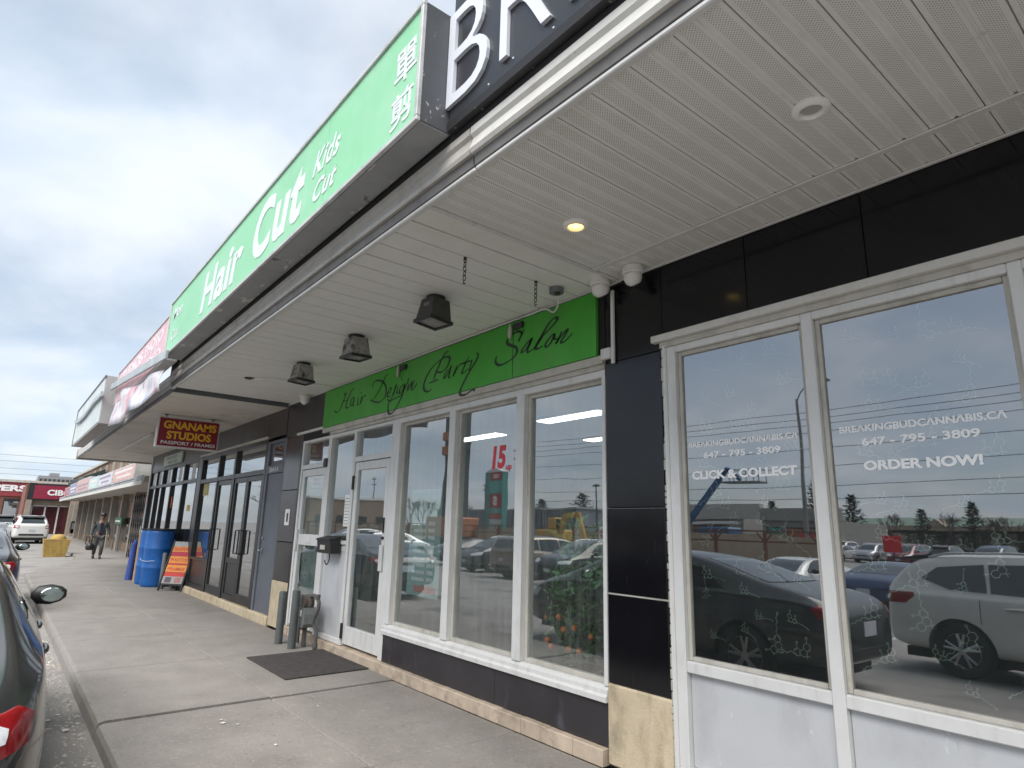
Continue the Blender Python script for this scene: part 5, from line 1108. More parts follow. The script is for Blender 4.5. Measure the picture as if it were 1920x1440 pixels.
MB().box(.10, .14, -.06, .06, .92, 1.40, .03).put('shirt', mat('navy_shirt', (.012, .014, .03), .8), pp)
skin_obj('trousers', m_trs, pp, [(0, 0, .93, .15, .12), (0, .10, .84, .105), (.10, .105, .50, .08), (-.01, .105, .13, .068), (0, -.10, .84, .105), (-.04, -.105, .50, .08), (-.20, -.105, .15, .068)], [(0, 1), (1, 2), (2, 3), (0, 4), (4, 5), (5, 6)])
for y, x, t in ((.105, .04, 0), (-.105, -.18, .25)): MB().lathe([(.001, -.13), (.04, -.11), (.052, -.02), (.048, .06), (.04, .12), (.001, .145)], (0, 0, 0), 12, 'x').xf(Matrix.Translation((x, y, .05+t*.08)) @ Matrix.Rotation(t, 4, 'Y') @ Matrix.Diagonal((1, .95, .9, 1))).put('shoe', m_black, pp, smooth=True)
MB().lathe([(.001, 1.795), (.07, 1.785), (.105, 1.74), (.108, 1.69)], (.02, 0, 0), 18).box(.09, .19, -.07, .07, 1.688, 1.70, .005).put('cap', m_black, pp, smooth=50)
MB().lathe([(.095, 1.64), (.104, 1.70), (.10, 1.71)], (.0, 0, 0), 14).put('hair', m_black, pp, smooth=True)
for y in (-.034, .034): MB().lathe([(.001, -.012), (.010, -.006), (.012, .0), (.001, .008)], (.122, y, 1.655), 8, 'x').put('eye', m_black, pp)
MB().add([(.118, -.016, 1.605), (.118, .016, 1.605), (.15, 0, 1.607), (.118, 0, 1.66)], [(0, 1, 2), (1, 3, 2), (0, 2, 3), (0, 3, 1)]).put('nose', m_skin, pp)
MB().box(.112, .119, -.024, .024, 1.572, 1.580, .003).put('mouth', mat('lip', (.11, .05, .04), .6), pp)
for y in (-.095, .095): MB().lathe([(.001, -.018), (.02, -.01), (.02, .01), (.001, .018)], (.02, y, 1.64), 8, 'y').put('ear', m_skin, pp, smooth=True)
WM[pp.name] = WM_p
o = thing('shopping_bag', 'black carrier bag held in the walking person\'s hand', 'bag', (29.93, .57, .36))
MB().tube([(29.94, .58, .34), (29.94, .58, .42), (29.94, .58, .55), (29.94, .575, .64)], [.10, .15, .13, .04], 12).put('pouch', m_black, o, smooth=50)
MB().tube(spline([(29.94, .55, .63), (29.945, .56, .72), (29.945, .59, .72), (29.94, .60, .63)], 4), .008, 5).put('handle', m_black, o)

# ------------------------------------------------------------------ far end of the walk
o = thing('folding_gate', 'black expanding lattice security gate folded open past the gridded shop', 'gate', (28.4, -.8, 0))
gx0, gx1, gy, gh = 26.6, 30.1, -.74, 2.55
k = 0
for i in range(8):
    x = gx0+(gx1-gx0)*i/7
    MB().box(x-.02, x+.02, gy-.015, gy+.015, .05, gh, .003).put('upright', m_black, o)
for i in range(7):
    a, b = gx0+(gx1-gx0)*i/7, gx0+(gx1-gx0)*(i+1)/7; mb = MB()
    for j in range(4):
        z0, z1 = .1+j*.6, .1+(j+1)*.6
        mb.tube([(a, gy+.022, z0), (b, gy+.022, z1)], .013, 5); mb.tube([(a, gy-.022, z1), (b, gy-.022, z0)], .013, 5)
    mb.put('lattice', m_black, o)
m_bb = mat('tan_brick', (.24, .165, .12), .85, var=.2, vs=4, bump=.3, dirt=[((.16, .11, .08), .5, .6, 14, (1, 1, 3), .5)])
m_bcol = mat('column_beige', (.30, .265, .22), .8, var=.15)
b2 = thing('brick_plaza', 'low tan brick shop row with a sign canopy between the strip mall and the bank', 'building', (40, -2, 0))
MB().box(24.0, 72.0, -9, -1.5, 0, 5.1).put('wall', m_bb, b2)
MB().box(24.0, 60, -1.5, -.02, 2.78, 3.0).put('canopy', m_dirtyw, b2)
MB().box(24.1, 60, -.02, .03, 2.72, 2.86, .01).put('canopy_edge', m_fasw, b2)
for i in range(14): MB().box(24.2+2.6*i, 26.7+2.6*i, -.03, .0, 2.88, 3.04, .006).put('fascia_panel', mat('fascia_blue_grey', (.34, .36, .38), .6, var=.15), b2)
for i in range(12): MB().box(26.3+3.7*i, 26.75+3.7*i, -1.51, -1.25, 0, 2.78).put('column', m_bcol, b2)
for i in range(11):
    f = MB().box(27.0+3.7*i, 29.8+3.7*i, -1.52, -1.44, .5, 2.55).put('window', m_bronze, b2)
    for j in range(2): MB().box(27.08+3.7*i+1.36*j, 28.36+3.7*i+1.36*j, -1.439, -1.43, .6, 2.45).put('pane', g_dark, f)
for i in range(9): MB().box(28+3.2*i, 28.9+3.2*i, -1.51, -1.40, 3.2, 4.9).put('pilaster', m_bcol, b2)
MB().box(24, 72, -9.1, -1.38, 5.1, 5.25).put('coping', m_dirtyw, b2)
SG = 'shop signs along the brick plaza canopy'
for i, (a, b, z0, z1, c, lab) in enumerate([(25.8, 31.2, 2.98, 3.56, (.60, .38, .34), 'salmon pink shop sign, nearest on the brick plaza canopy'), (31.5, 36.2, 2.98, 3.56, (.60, .60, .68), 'pale lilac shop sign beside the salmon one on the plaza canopy'), (36.4, 40.2, 2.98, 3.60, (.50, .66, .66), 'pale aqua shop sign in the middle of the plaza canopy'),
      (40.4, 47.0, 2.98, 3.75, (.58, .36, .34), 'faded red and white shop sign past the aqua one on the plaza canopy'), (47.2, 52.0, 2.98, 3.7, (.24, .26, .42), 'dark blue shop sign near the far end of the plaza canopy'), (52.2, 56.0, 2.98, 3.6, (.45, .10, .12), 'small red shop sign at the far end of the plaza canopy')]):
    t = thing('shop_sign', lab, 'sign', ((a+b)/2, .1, z0), group=SG)
    MB().box(a, b, -.45, .04, z0, z1, .006).put('cabinet', m_rim, t)
    MB().box(a+.06, b-.06, .041, .05, z0+.05, z1-.05).put('face', mat('sign_face_%d' % i, c, .5, var=.15, vs=3, dirt=[((.75, .72, .72), .55, .62, 4, (1.2, 1, 2.5), .7)]), t)
    MB().box(a+.5, b-.5, .051, .053, z0+.36, z0+.46).box(a+.9, b-1.2, .051, .053, z0+.16, z0+.24).put('print', mat('sign_print_%d' % (i % 2), ((.75, .70, .70), (.30, .26, .34))[i % 2], .5), t)
# black awning sign and lamp over the canopy
o = thing('awning', 'dark green sloped awning box on the plaza roof', 'awning', (50, -.8, 3.8)); MB().prism([(-1.3, 3.75), (.0, 3.75), (.0, 3.95), (-1.3, 4.6)], 'x', 47, 55).put('awning_cover', mat('awning_dark', (.03, .05, .05), .7), o)
MB().box(46.9, 47.0, -1.35, .02, 3.72, 4.0).put('awning_end', m_grey, o)
# bank
m_bank = mat('bank_maroon', (.26, .018, .05), .45, var=.06); m_brr = mat('red_brick', (.22, .10, .075), .85, var=.2, vs=4)
bk = thing('bank_building', 'bank branch with a maroon CIBC sign facing along the walk', 'building', (74, -1, 0))
MB().box(72.2, 84, -9, 1.9, 0, 4.4).put('wall', m_brr, bk)
MB().box(71.4, 72.2, -4.5, 1.75, 3.0, 4.5, .02).put('sign_box', m_bronze, bk)
MB().box(71.36, 71.399, -4.4, 1.32, 3.12, 4.32).put('sign_face', m_bank, bk)
text_mb('CIBC', END, (71.355, .34, 3.45), 1.75, .52, .02, .04).put('lettering', m_wlet, bk)
MB().box(71.4, 72.2, 1.35, 1.75, .0, 3.0).put('pier', m_bcol, bk); MB().box(72.0, 72.2, -4.5, 1.35, 2.55, 3.0).put('header', m_bcol, bk)
fr_ = MB()
for y in (1.25, .25, -.75, -1.8, -2.8): fr_.box(72.05, 72.19, y-.06, y+.06, 0, 2.55)
fr_.box(72.05, 72.19, -2.8, 1.25, 2.45, 2.55); fro = fr_.put('entrance_frame', m_white, bk)
for y in (1.19, .19, -.81, -1.86): MB().box(72.10, 72.13, y-.9, y, .1, 2.45).put('pane', mat('maroon_glass', (.06, .015, .02), .1, spec=.8, var=.3, vs=1.5), fro)
MB().box(71.3, 72.3, 1.2, 1.8, 4.5, 4.6).put('coping', m_dirtyw, bk)
sh = thing('drugstore_building', 'red brick drugstore with white sign letters beyond the bank', 'building', (92, 8, 0))
MB().box(84.3, 110, -2, 9, 0, 4.75).put('wall', m_brr, sh); MB().box(84.2, 84.3, -2, 9, 3.55, 5.0).put('sign_band', mat('drug_red', (.30, .05, .06), .6, var=.1), sh)
MB().box(84.05, 110, -2, 9, 5.0, 5.25).put('coping', m_dirtyw, sh)
text_mb('SHOPPERS', END, (84.18, 7.9, 4.05), 6.35, .66, .04, .05).put('lettering', m_wlet, sh)
wn_ = MB().box(84.22, 84.3, 1.6, 3.3, .2, 3.3).put('window', m_bronze, sh); MB().box(84.20, 84.215, 1.7, 3.2, .5, 3.0).put('pane', g_dark, wn_)
ap = thing('apartment_block', 'grey apartment block rising far behind the bank roof', 'building', (300, -12, 0))
MB().box(300, 318, -18, -6.5, 0, 16.6).put('wall', mat('block_grey', (.28, .28, .29), .8, var=.15), ap); MB().box(302, 312, -13, -10, 16.6, 18).put('plant_room', MATS['block_grey'], ap)
for fl in range(6):
    for j in range(8): MB().box(299.85, 299.99, -17.6+1.4*j, -16.7+1.4*j, 1.6+2.5*fl, 3.1+2.5*fl).put('window', MATS['dim_room'], ap)
# planter, bin, stand, bench
m_yel2 = mat('yellow_paint', (.42, .28, .08), .8, var=.25, vs=5, bump=.4, bs=25, dirt=[((.25, .19, .10), .5, .68, 3, (1, 1, .6), .8)])
o = thing('planter', 'worn yellow painted concrete planter at the kerb end', 'planter', (34.6, 1.35, 0))
MB().add([(34.25, .98, -.13), (34.95, .98, -.13), (34.95, 1.76, -.13), (34.25, 1.76, -.13), (34.15, .88, .62), (35.05, .88, .62), (35.05, 1.86, .62), (34.15, 1.86, .62)], [(3, 2, 1, 0), (4, 5, 6, 7), (0, 1, 5, 4), (1, 2, 6, 5), (2, 3, 7, 6), (3, 0, 4, 7)]).put('block', m_yel2, o)
MB().lathe([(.30, .60), (.29, .70), (.20, .80), (.001, .84)], (34.6, 1.32, 0), 16).put('mound', m_yel2, o, smooth=50)
o = thing('notice_stand', 'grey metal newspaper stand near the bank doors', 'stand', (63.5, -1.5, 0)); MB().box(63.3, 63.7, -1.75, -1.25, .25, 1.25, .02).put('cabinet', mat('stand_grey', (.42, .43, .44), .5), o); MB().box(63.28, 63.299, -1.68, -1.32, .6, 1.1).put('door', m_grey, o)
for dy_ in (-1.7, -1.3): MB().tube([(63.5, dy_, 0), (63.5, dy_, .25)], .03, 6).put('leg', m_black, o)
o = thing('waste_bin', 'brown waste bin under the plaza canopy near the bank', 'bin', (61, -1.9, 0)); MB().lathe([(.30, 0), (.33, 1.0), (.30, 1.05), (.001, 1.08)], (61, -1.9, 0), 16).put('drum', mat('bin_brown', (.12, .09, .075), .7), o)
o = thing('bench', 'dark metal bench against the plaza wall', 'bench', (45.5, -1.0, 0)); MB().box(44.6, 46.4, -1.2, -.8, .42, .47, .01).put('seat', m_black, o); MB().box(44.6, 46.4, -1.25, -1.2, .5, .9, .01).put('backrest', m_black, o)
for x in (44.7, 46.3): MB().tube([(x, -1.15, 0), (x, -1.15, .45), (x, -.85, .45), (x, -.85, 0)], .025, 6).put('leg', m_black, o)
o = thing('fascia_sign', 'green and white street sign panel mounted on the plaza wall', 'sign', (37.3, -1.2, 1.2)); MB().box(36.2, 38.4, -1.25, -1.18, 1.28, 1.62, .01).put('panel', mat('sign_dkgreen', (.015, .13, .06), .5), o); MB().box(36.6, 38.2, -1.179, -1.175, 1.40, 1.48).put('print', m_wlet, o)
for x in (36.4, 38.2): MB().tube([(x, -1.215, 0), (x, -1.215, 1.3)], .03, 6).put('post', m_grey, o)
# pole and wires beyond
def pole(x, y, h, lab, arms=2, r0=.16):
    o = thing('utility_pole', lab, 'pole', (x, y, lot_z(y)), group='utility poles')
    MB().tube([(x, y, lot_z(y)), (x, y, h)], [r0, r0*.6], 10).put('mast', mat('pole_wood', (.12, .095, .075), .9, var=.2), o)
    for k in range(arms): MB().box(x-1.1, x+1.1, y-.06, y+.06, h-.5-1.1*k, h-.38-1.1*k).put('crossarm', MATS['pole_wood'], o)
    mb = MB()
    for k in range(arms):
        for dx_ in (-1, -.45, .45, 1): mb.lathe([(.04, h-.38-1.1*k), (.05, h-.28-1.1*k), (.02, h-.18-1.1*k)], (x+dx_, y, 0), 6)
    mb.put('insulator', m_grey, o)
def wires(name, lab, p, q, zs, sag=.6, r_=.022):
    for i, (za_, dy_) in enumerate(zs):
        P = [(p[0]+(q[0]-p[0])*t/16, p[1]+dy_+(q[1]-p[1])*t/16, za_+(q[2]-p[2])*t/16-sag*4*(t/16)*(1-t/16)) for t in range(17)]
        tag(MB().tube(P, r_, 5).put(name, m_black), lab % ['top', 'second', 'third', 'fourth', 'fifth', 'sixth', 'lowest', 'bottom'][i], 'wire', 'overhead wires')
# ------------------------------------------------------------------ across the lot (mirrored in the shop glass)
pole(91.6, 60, 14, 'tall wooden utility pole across the lot by the drill rig', 3); pole(117, 55, 11, 'leaning utility pole far across the lot, mirrored in the salon door', 2); pole(126, 90, 12, 'small utility pole far behind the pylon sign', 2)
pole(-12, 46, 11.6, 'wooden utility pole at the right end of the overhead wires', 2); pole(60, 46, 11.6, 'wooden utility pole at the left end of the overhead wires', 2)
wires('overhead_wire', '%s overhead wire running along the road across the lot', (-12, 46, 0), (60, 46, 0), [(11.9, 0), (11.4, .3), (10.8, -.2), (10.2, 0), (8.9, .2), (7.4, 0), (5.9, 0), (4.9, .2)], .55)
wires('roof_wire', '%s overhead wire behind the bank roof', (160, -30, 0), (150, 60, 0), [(13.6, 0), (12.4, 1), (11.0, 0), (9.9, 1)], .5, .025)
def street_lamp(x, y, h, dx_, lab):
    o = thing('street_lamp', lab, 'street lamp', (x, y, lot_z(y)), group='street lamps by the road')
    MB().tube([(x, y, lot_z(y)), (x, y, h)], [.17, .09], 10).put('mast', mat('lamp_steel', (.22, .22, .21), .6, var=.15), o)
    MB().tube(spline([(x, y, h-.2), (x+dx_*.4, y, h+.5), (x+dx_*1.2, y, h+.95), (x+dx_*2, y, h+1.0)], 4), .05, 8).put('arm', MATS['lamp_steel'], o)
    MB().box(x+dx_*2-.4, x+dx_*2+.4, y-.15, y+.15, h+.9, h+1.06, .04).put('head', m_grey, o)
street_lamp(21.2, 40, 11.2, -1, 'tall grey street lamp mirrored in the first film-covered window'); street_lamp(76.5, 50, 13.6, -1, 'arched street lamp mirrored in the middle salon window')
o = thing('light_mast', 'black parking light mast mirrored beside the pine trees', 'light mast', (58, 58, -.6)); MB().tube([(58, 58, -.66), (58, 58, 7.4)], [.12, .08], 8).put('mast', m_black, o); MB().lathe([(.5, 7.3), (.55, 7.42), (.2, 7.6)], (58, 58, 0), 12).put('head', m_black, o)
# site fence of rails and Y-braced posts with pale hoarding
m_fen = mat('fence_rust', (.17, .07, .045), .8, var=.25); m_hoard = mat('hoarding', (.46, .37, .27), .8, var=.15, vs=.6)
fe = thing('site_fence', 'rust brown construction fence with braced posts and pale hoarding across the lot', 'fence', (40, 36, -.66))
for z in (1.72, 1.05): MB().box(18.2, 110, 35.95, 36.05, z, z+.10).put('rail', m_fen, fe)
for i in range(26):
    x = 18.6+3.6*i; MB().box(x-.09, x+.09, 35.9, 36.1, -.66, 1.72).put('post', m_fen, fe)
    MB().tube([(x, 35.98, 1.05), (x-.55, 35.98, 1.68)], .06, 5).tube([(x, 35.98, 1.05), (x+.55, 35.98, 1.68)], .06, 5).put('brace', m_fen, fe)
for i in range(29): MB().box(18.5+3.0*i, 21.46+3.0*i, 37.2, 37.3, -.66, rnd.choice([1.45, 1.55, 1.6])).put('hoarding_panel', m_hoard, fe)
# boom lift
m_lift = mat('lift_blue', (.025, .10, .22), .4, var=.12)
bl = thing('boom_lift', 'blue boom lift with a raised basket across the lot', 'boom lift', (28, 38.5, -.66))
MB().box(25.6, 29.4, 37.6, 39.6, .2, 1.15, .1).put('chassis', m_lift, bl); MB().box(25.9, 28.6, 37.7, 39.5, 1.16, 2.0, .12).put('turret', m_lift, bl)
for x in (26.2, 28.8):
    for y in (37.5, 39.7): MB().lathe([(.2, -.16), (.48, -.16), (.5, -.1), (.5, .1), (.48, .16), (.2, .16)], (x, y, -.16), 18, 'y').put('wheel', m_tyre, bl)
def beam(p, q, w_, h_):
    p, q = Vector(p), Vector(q); d = (q-p); ln = d.length; M_ = Matrix.Translation(p) @ d.to_track_quat('X', 'Z').to_matrix().to_4x4(); return MB().box(0, ln, -w_/2, w_/2, -h_/2, h_/2, .02).xf(M_)
beam((30.2, 38, 1.7), (26.6, 38, 5.4), .34, .42).put('lower_boom', m_lift, bl); beam((26.9, 38, 5.1), (25.8, 38, 6.3), .26, .32).put('upper_boom', m_lift, bl); beam((25.8, 38, 6.25), (24.9, 38, 5.35), .2, .24).put('jib', m_lift, bl)
bsk = MB().box(23.2, 26.2, 37.6, 38.7, 5.12, 5.24, .02).put('basket_floor', m_grey, bl); mb = MB()
for x in (23.25, 24.2, 25.2, 26.15):
    for y in (37.65, 38.65): mb.tube([(x, y, 5.24), (x, y, 6.1)], .03, 5)
for y in (37.65, 38.65):
    for z in (5.7, 6.1): mb.tube([(23.25, y, z), (26.15, y, z)], .03, 5)
mb.put('guard_rail', m_lift, bsk)
# drilling rig
m_rig = mat('rig_dark', (.035, .04, .045), .6, var=.2); m_rigy = mat('rig_orange', (.40, .13, .05), .6, var=.15)
rg = thing('drill_rig', 'tall dark piling rig on the building site, mirrored in the left salon window', 'drill rig', (60, 36, -.66))
beam((60.6, 36, .5), (60.6, 36, 17.5), .75, .75).put('mast', m_rig, rg); beam((58.3, 36.5, .8), (58.3, 36.5, 16.5), .95, .95).put('leader', m_rig, rg); beam((59.4, 36.2, 14.5), (58.0, 36.2, 17.5), .4, .4).put('stay', m_rig, rg)
for z in (2.2, 9.6, 11.3): MB().box(60.0, 61.3, 35.4, 36.6, z, z+1.0, .05).put('rotary_head', m_rigy if z > 5 else m_rig, rg)
beam((62.6, 36, 1.0), (60.9, 36, 7.5), .2, .2).put('stay', m_rig, rg); beam((61.9, 36, 1.0), (60.8, 36, 8.2), .25, .25).put('stay', m_rig, rg)
MB().box(56.8, 63.0, 34.8, 37.8, .4, 2.6, .15).put('engine_house', m_rigy, rg)
for y in (35.0, 37.6): MB().box(56.5, 63.3, y-.4, y+.4, -.66, .35, .25).put('track', m_black, rg)
for i in range(3): beam((61.2, 35.6+.3*i, 4.0), (60.9, 35.8+.2*i, 9.8), .06, .06).put('hose', m_rig, rg)
# excavator
m_exc = mat('excavator_yellow', (.48, .27, .04), .55, var=.15)
ex = thing('excavator', 'yellow excavator with its arm arched on the building site', 'excavator', (38, 34.2, -.66))
beam((39.6, 33.6, .8), (38.5, 33.6, 2.75), .3, .45).put('boom', m_exc, ex); beam((38.6, 33.6, 2.65), (37.1, 33.6, 2.75), .28, .42).put('boom_knee', m_exc, ex); beam((37.2, 33.6, 2.8), (36.5, 33.6, .7), .24, .34).put('stick', m_exc, ex)
MB().prism([(36.2, .0), (36.9, .0), (37.0, .7), (36.5, .9), (36.1, .5)], 'y', 33.2, 34.0).put('bucket', m_black, ex); MB().box(39.2, 41.8, 33, 35, .4, 1.5, .12).put('house', m_exc, ex); cb = MB().box(39.3, 40.5, 33.1, 34.1, 1.5, 2.5, .1).put('cab', m_exc, ex); MB().box(39.25, 39.29, 33.2, 34.0, 1.6, 2.4).put('pane', m_cg, cb)
for y in (33.0, 35.0): MB().box(38.9, 42, y-.3, y+.3, -.66, .3, .2).put('track', m_black, ex)
# pylon sign
m_teal = mat('pylon_teal', (.06, .26, .24), .5, var=.08); py_ = thing('pylon_sign', 'tall teal plaza pylon sign with red and white tenant panels', 'sign', (59, 42, -.66))
MB().box(57.6, 60.9, 41.6, 42.4, -.66, 8.0, .03).put('body', m_teal, py_); MB().prism([(57.6, 8.0), (60.9, 8.0), (59.3, 8.6)], 'y', 41.6, 42.4).put('cap', m_white, py_)
for i, (a, b, c) in enumerate([(7.0, 7.95, (.45, .03, .05)), (5.5, 6.9, (.10, .42, .38)), (3.9, 5.4, (.42, .03, .04)), (3.3, 3.85, (.12, .40, .36)), (2.6, 3.2, (.45, .08, .06)), (2.0, 2.55, (.55, .62, .62)), (1.4, 1.95, (.35, .5, .5))]): MB().box(57.7, 59.9, 41.55, 41.59, a, b).put('tenant_panel', mat('tenant_%d' % i, c, .5, var=.1), py_)
text_mb('CIBC', LOT, (58.1, 41.545, 7.25), 1.4, .45, .01, .04).put('lettering', m_wlet, py_); text_mb('S', LOT, (58.45, 41.545, 4.15), .7, 1.0, .01, .06).put('lettering', m_wlet, py_)
# buildings over there
m_pale = mat('pale_render', (.42, .40, .37), .8, var=.12); m_pale2 = mat('mid_render', (.28, .27, .25), .8, var=.12)
b3 = thing('white_warehouse', 'pale flat-roofed commercial block mirrored behind the boom lift', 'building', (46, 80, -.66))
MB().box(47.0, 60, 75, 90, -.66, 4.4).put('wall', m_pale, b3); MB().box(44, 61.5, 74.2, 75.2, 3.4, 5.4).put('parapet', m_pale, b3); MB().box(34.5, 44, 74.6, 90, -.66, 3.3).put('wall', m_pale2, b3); MB().box(34, 44, 74.0, 75.4, 3.3, 4.8).put('parapet', m_pale2, b3)
for x in (49, 52.5, 56): f = MB().box(x, x+2.4, 74.9, 74.98, .3, 2.6).put('window', m_bronze, b3); MB().box(x+.1, x+2.3, 74.88, 74.899, .4, 2.5).put('pane', g_dark, f)
MB().box(47.2, 59.8, 73.9, 74.99, 2.75, 3.1).put('awning', m_white, b3)
for x in (35.5, 38.4, 41.3): f = MB().box(x, x+2.2, 74.5, 74.59, .2, 2.5).put('window', m_bronze, b3); MB().box(x+.1, x+2.1, 74.48, 74.499, .3, 2.4).put('pane', g_dark, f)
b4 = thing('green_roof_plaza', 'long low plaza with a green metal roof mirrored along the film-covered windows', 'building', (30, 125, -.66))
MB().box(-30, 56, 120, 140, -.66, 3.0).put('wall', mat('plaza_dark', (.07, .055, .05), .8, var=.2, vs=.4), b4); MB().prism([(118.6, 3.1), (118.6, 3.7), (128, 5.2), (140, 5.2), (140, 3.1)], 'x', -31, 57).put('roof', mat('green_roof', (.13, .20, .15), .6, var=.1), b4); MB().box(-31, 57, 118.5, 118.58, 2.95, 3.72).put('fascia', mat('fascia_tan', (.36, .30, .23), .7), b4)
MB().prism([(36.0, 3.73), (39.0, 3.73), (37.5, 4.9)], 'y', 118.3, 124).put('gable', MATS['fascia_tan'], b4)
for i in range(18): MB().box(-28+4.6*i, -24.4+4.6*i, 119.9, 119.98, .0, 2.5).put('shop_window', g_dark, b4)
b5 = thing('grey_warehouse', 'grey ribbed metal warehouse mirrored behind the pylon sign', 'building', (85, 68, -.66))
MB().box(70, 110, 66, 84, -.66, 4.6).put('wall', mat('ribbed_grey', (.20, .22, .25), .6, var=.15), b5); mb = MB()
for i in range(50): mb.box(70.1+.8*i, 70.4+.8*i, 65.9, 65.99, -.6, 4.5)
mb.put('rib', mat('rib_dark', (.09, .10, .12), .6), b5); MB().box(69.8, 110.2, 65.8, 84, 4.6, 4.85).put('coping', m_pale, b5)
b6 = thing('tan_building', 'tan brick building with white trim mirrored in the salon side light', 'building', (118, 42, -.66)); MB().box(112, 130, 40, 58, -.66, 6.0).put('wall', m_bb, b6); MB().box(111.8, 130.2, 39.8, 58.2, 6.0, 6.4).put('coping', m_fasw, b6)
for i in range(4): MB().box(111.85, 111.99, 41.5+4*i, 43.5+4*i, 1, 3).put('window', m_cg, b6)
# red panel on posts in the lot, round prohibition sign
o = thing('red_sign', 'bright red square sign on a post among the far parked cars', 'sign', (18.8, 48, -.66)); MB().box(18.2, 19.45, 47.95, 48.0, .55, 1.75, .02).put('panel', mat('red_panel', (.60, .02, .025), .5, emit=None), o); MB().tube([(18.8, 48.05, -.66), (18.8, 48.05, 1.7)], .05, 6).put('post', m_black, o)
o = thing('red_sign', 'bright red square sign nearer the boom lift, left of the other red one', 'sign', (25.0, 48, -.66)); MB().box(24.5, 25.6, 47.95, 48.0, .55, 1.65, .02).put('panel', MATS['red_panel'], o); MB().tube([(25.0, 48.05, -.66), (25.0, 48.05, 1.6)], .05, 6).put('post', m_black, o)
o = thing('prohibition_sign', 'white board with a red round prohibition sign on the site fence', 'sign', (33.4, 32.5, -.66)); MB().box(32.9, 33.8, 32.5, 32.55, .75, 1.85, .01).put('board', m_wlet, o); MB().lathe([(.36, 32.49), (.36, 32.48), (.001, 32.478)], (33.35, 0, 1.3), 20, 'y').put('disc', mat('sign_red', (.35, .02, .02), .5), o); MB().box(33.05, 33.65, 32.47, 32.476, 1.26, 1.34).put('bar', m_wlet, o); MB().tube([(33.35, 32.6, -.66), (33.35, 32.6, 1.8)], .05, 6).put('post', m_grey, o)
# trees
m_nd = mat('pine_needle', (.025, .045, .022), .7, var=.4, vs=2); m_tw = mat('bare_twig', (.11, .085, .07), .9, var=.2)
def pine(x, y, h, rad, lab, seed):
    r_ = random.Random(seed); z0 = lot_z(y); o = thing('pine_tree', lab, 'tree', (x, y, z0), group='evergreen trees across the lot')
    MB().tube([(x, y, z0), (x+.1, y, z0+h*.5), (x, y, z0+h)], [h*.022, h*.014, .02], 8).put('trunk', m_bark, o); mb = MB()
    nb = 95
    for i in range(nb):
        t = i/nb; z = z0+h*(.14+.85*t); ln = rad*(1-t)**.75*r_.uniform(.55, 1.1)+.15; a = i*2.4+r_.uniform(-.3, .3); dz = ln*r_.uniform(-.05, .3)
        for k in range(9):
            s_ = (k+.5)/9; c = Vector((x+math.cos(a)*ln*s_, y+math.sin(a)*ln*s_, z+dz*s_+r_.uniform(-.1, .1)))
            for q in range(2):
                d = Vector((math.cos(a)+r_.uniform(-.9, .9), math.sin(a)+r_.uniform(-.9, .9), r_.uniform(-.1, .6))).normalized()*h*.055*r_.uniform(.7, 1.3); sd = d.cross(Vector((r_.uniform(-1, 1), r_.uniform(-1, 1), 1))).normalized()*h*.013
                mb.add([c-sd, c+sd, c+d], [(0, 1, 2)])
    tag(mb.put('crown', m_nd, o), kind='stuff')
pine(43, 100, 8.6, 3.1, 'dark bushy pine mirrored above the green roof at the left of the second film window', 1); pine(44.6, 92, 10.3, 2.6, 'tall pine mirrored behind the frame between the film windows', 2); pine(36, 108, 6.6, 2.6, 'low dark evergreen mirrored above the middle of the green roof', 3)
pine(72.5, 70, 8.0, 4.6, 'broad dark evergreen mirrored in the salon window by the pillar', 4); pine(84.5, 72, 7.4, 3.0, 'dark evergreen mirrored left of the broad one in the salon window', 5); pine(63, 74, 7.6, 2.0, 'slim evergreen mirrored close to the black pillar', 6); pine(54, 96, 7.6, 2.2, 'evergreen mirrored above the pale commercial block', 7)
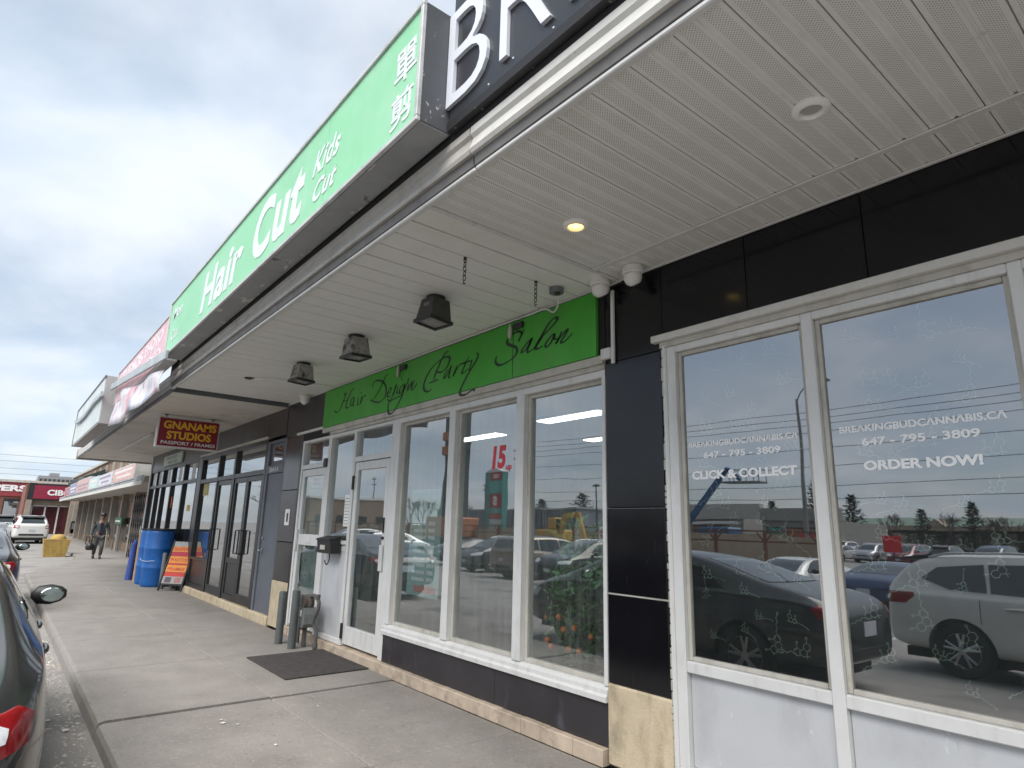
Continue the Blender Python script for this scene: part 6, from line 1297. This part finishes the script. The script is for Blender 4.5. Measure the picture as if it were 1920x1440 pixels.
pine(30.5, 112, 7.6, 2.4, 'dark evergreen mirrored above the right half of the green roof', 8); pine(23, 114, 7.0, 2.2, 'evergreen mirrored at the far right above the green roof', 9); pine(47.5, 104, 7.0, 2.8, 'low evergreen mirrored just left of the bushy pine', 10)
def bare(x, y, h, lab, seed, spread=.6):
    r_ = random.Random(seed); z0 = lot_z(y); o = thing('bare_tree', lab, 'tree', (x, y, z0), group='leafless trees across the lot'); mb = MB()
    def grow(p, d, ln, rr_, lv):
        q = p+d*ln; mb.tube([p, p+d*ln*.5+Vector((r_.uniform(-.06, .06), r_.uniform(-.06, .06), 0))*ln, q], [rr_, rr_*.85, rr_*.65], 5 if lv < 2 else 3, caps=False)
        if lv >= 5: return
        for k in range(3 if lv < 4 else 4):
            nd = (d+Vector((r_.uniform(-1, 1), r_.uniform(-1, 1), r_.uniform(-.2, .6)))*spread).normalized(); grow(p+d*ln*r_.uniform(.65, 1), nd, ln*r_.uniform(.6, .82), max(rr_*.6, .018), lv+1)
    tr_ = MB().tube([(x, y, z0), (x, y, z0+h*.25)], [h*.02, h*.016], 8).put('trunk', m_bark, o)
    for k in range(3): grow(Vector((x, y, z0+h*.22)), Vector((r_.uniform(-.5, .5), r_.uniform(-.5, .5), 1)).normalized(), h*.22, h*.012, 1)
    tag(mb.put('crown', m_tw, o), kind='stuff')
bare(33.5, 110, 7.6, 'leafless tree mirrored between the two evergreens over the green roof', 21); bare(26.5, 112, 7.4, 'leafless tree mirrored near the right edge of the second film window', 22)
bare(38.5, 104, 7.4, 'leafless tree mirrored right of the bushy pine', 11); bare(29, 112, 7, 'leafless tree mirrored at the right end of the green roof', 12); bare(57, 98, 7.6, 'leafless tree mirrored behind the boom lift', 13)
bare(70, 44, 7, 'leafless tree mirrored behind the piling rig', 14); bare(96, 52, 9, 'large leafless tree mirrored in the salon door', 15); bare(84, 47, 8, 'leafless tree mirrored between the salon door and the piling rig', 16); bare(66, 78, 7, 'leafless tree mirrored between the evergreens', 17); bare(120, 36, 12, 'leafless tree mirrored in the studio doors', 18, .75)
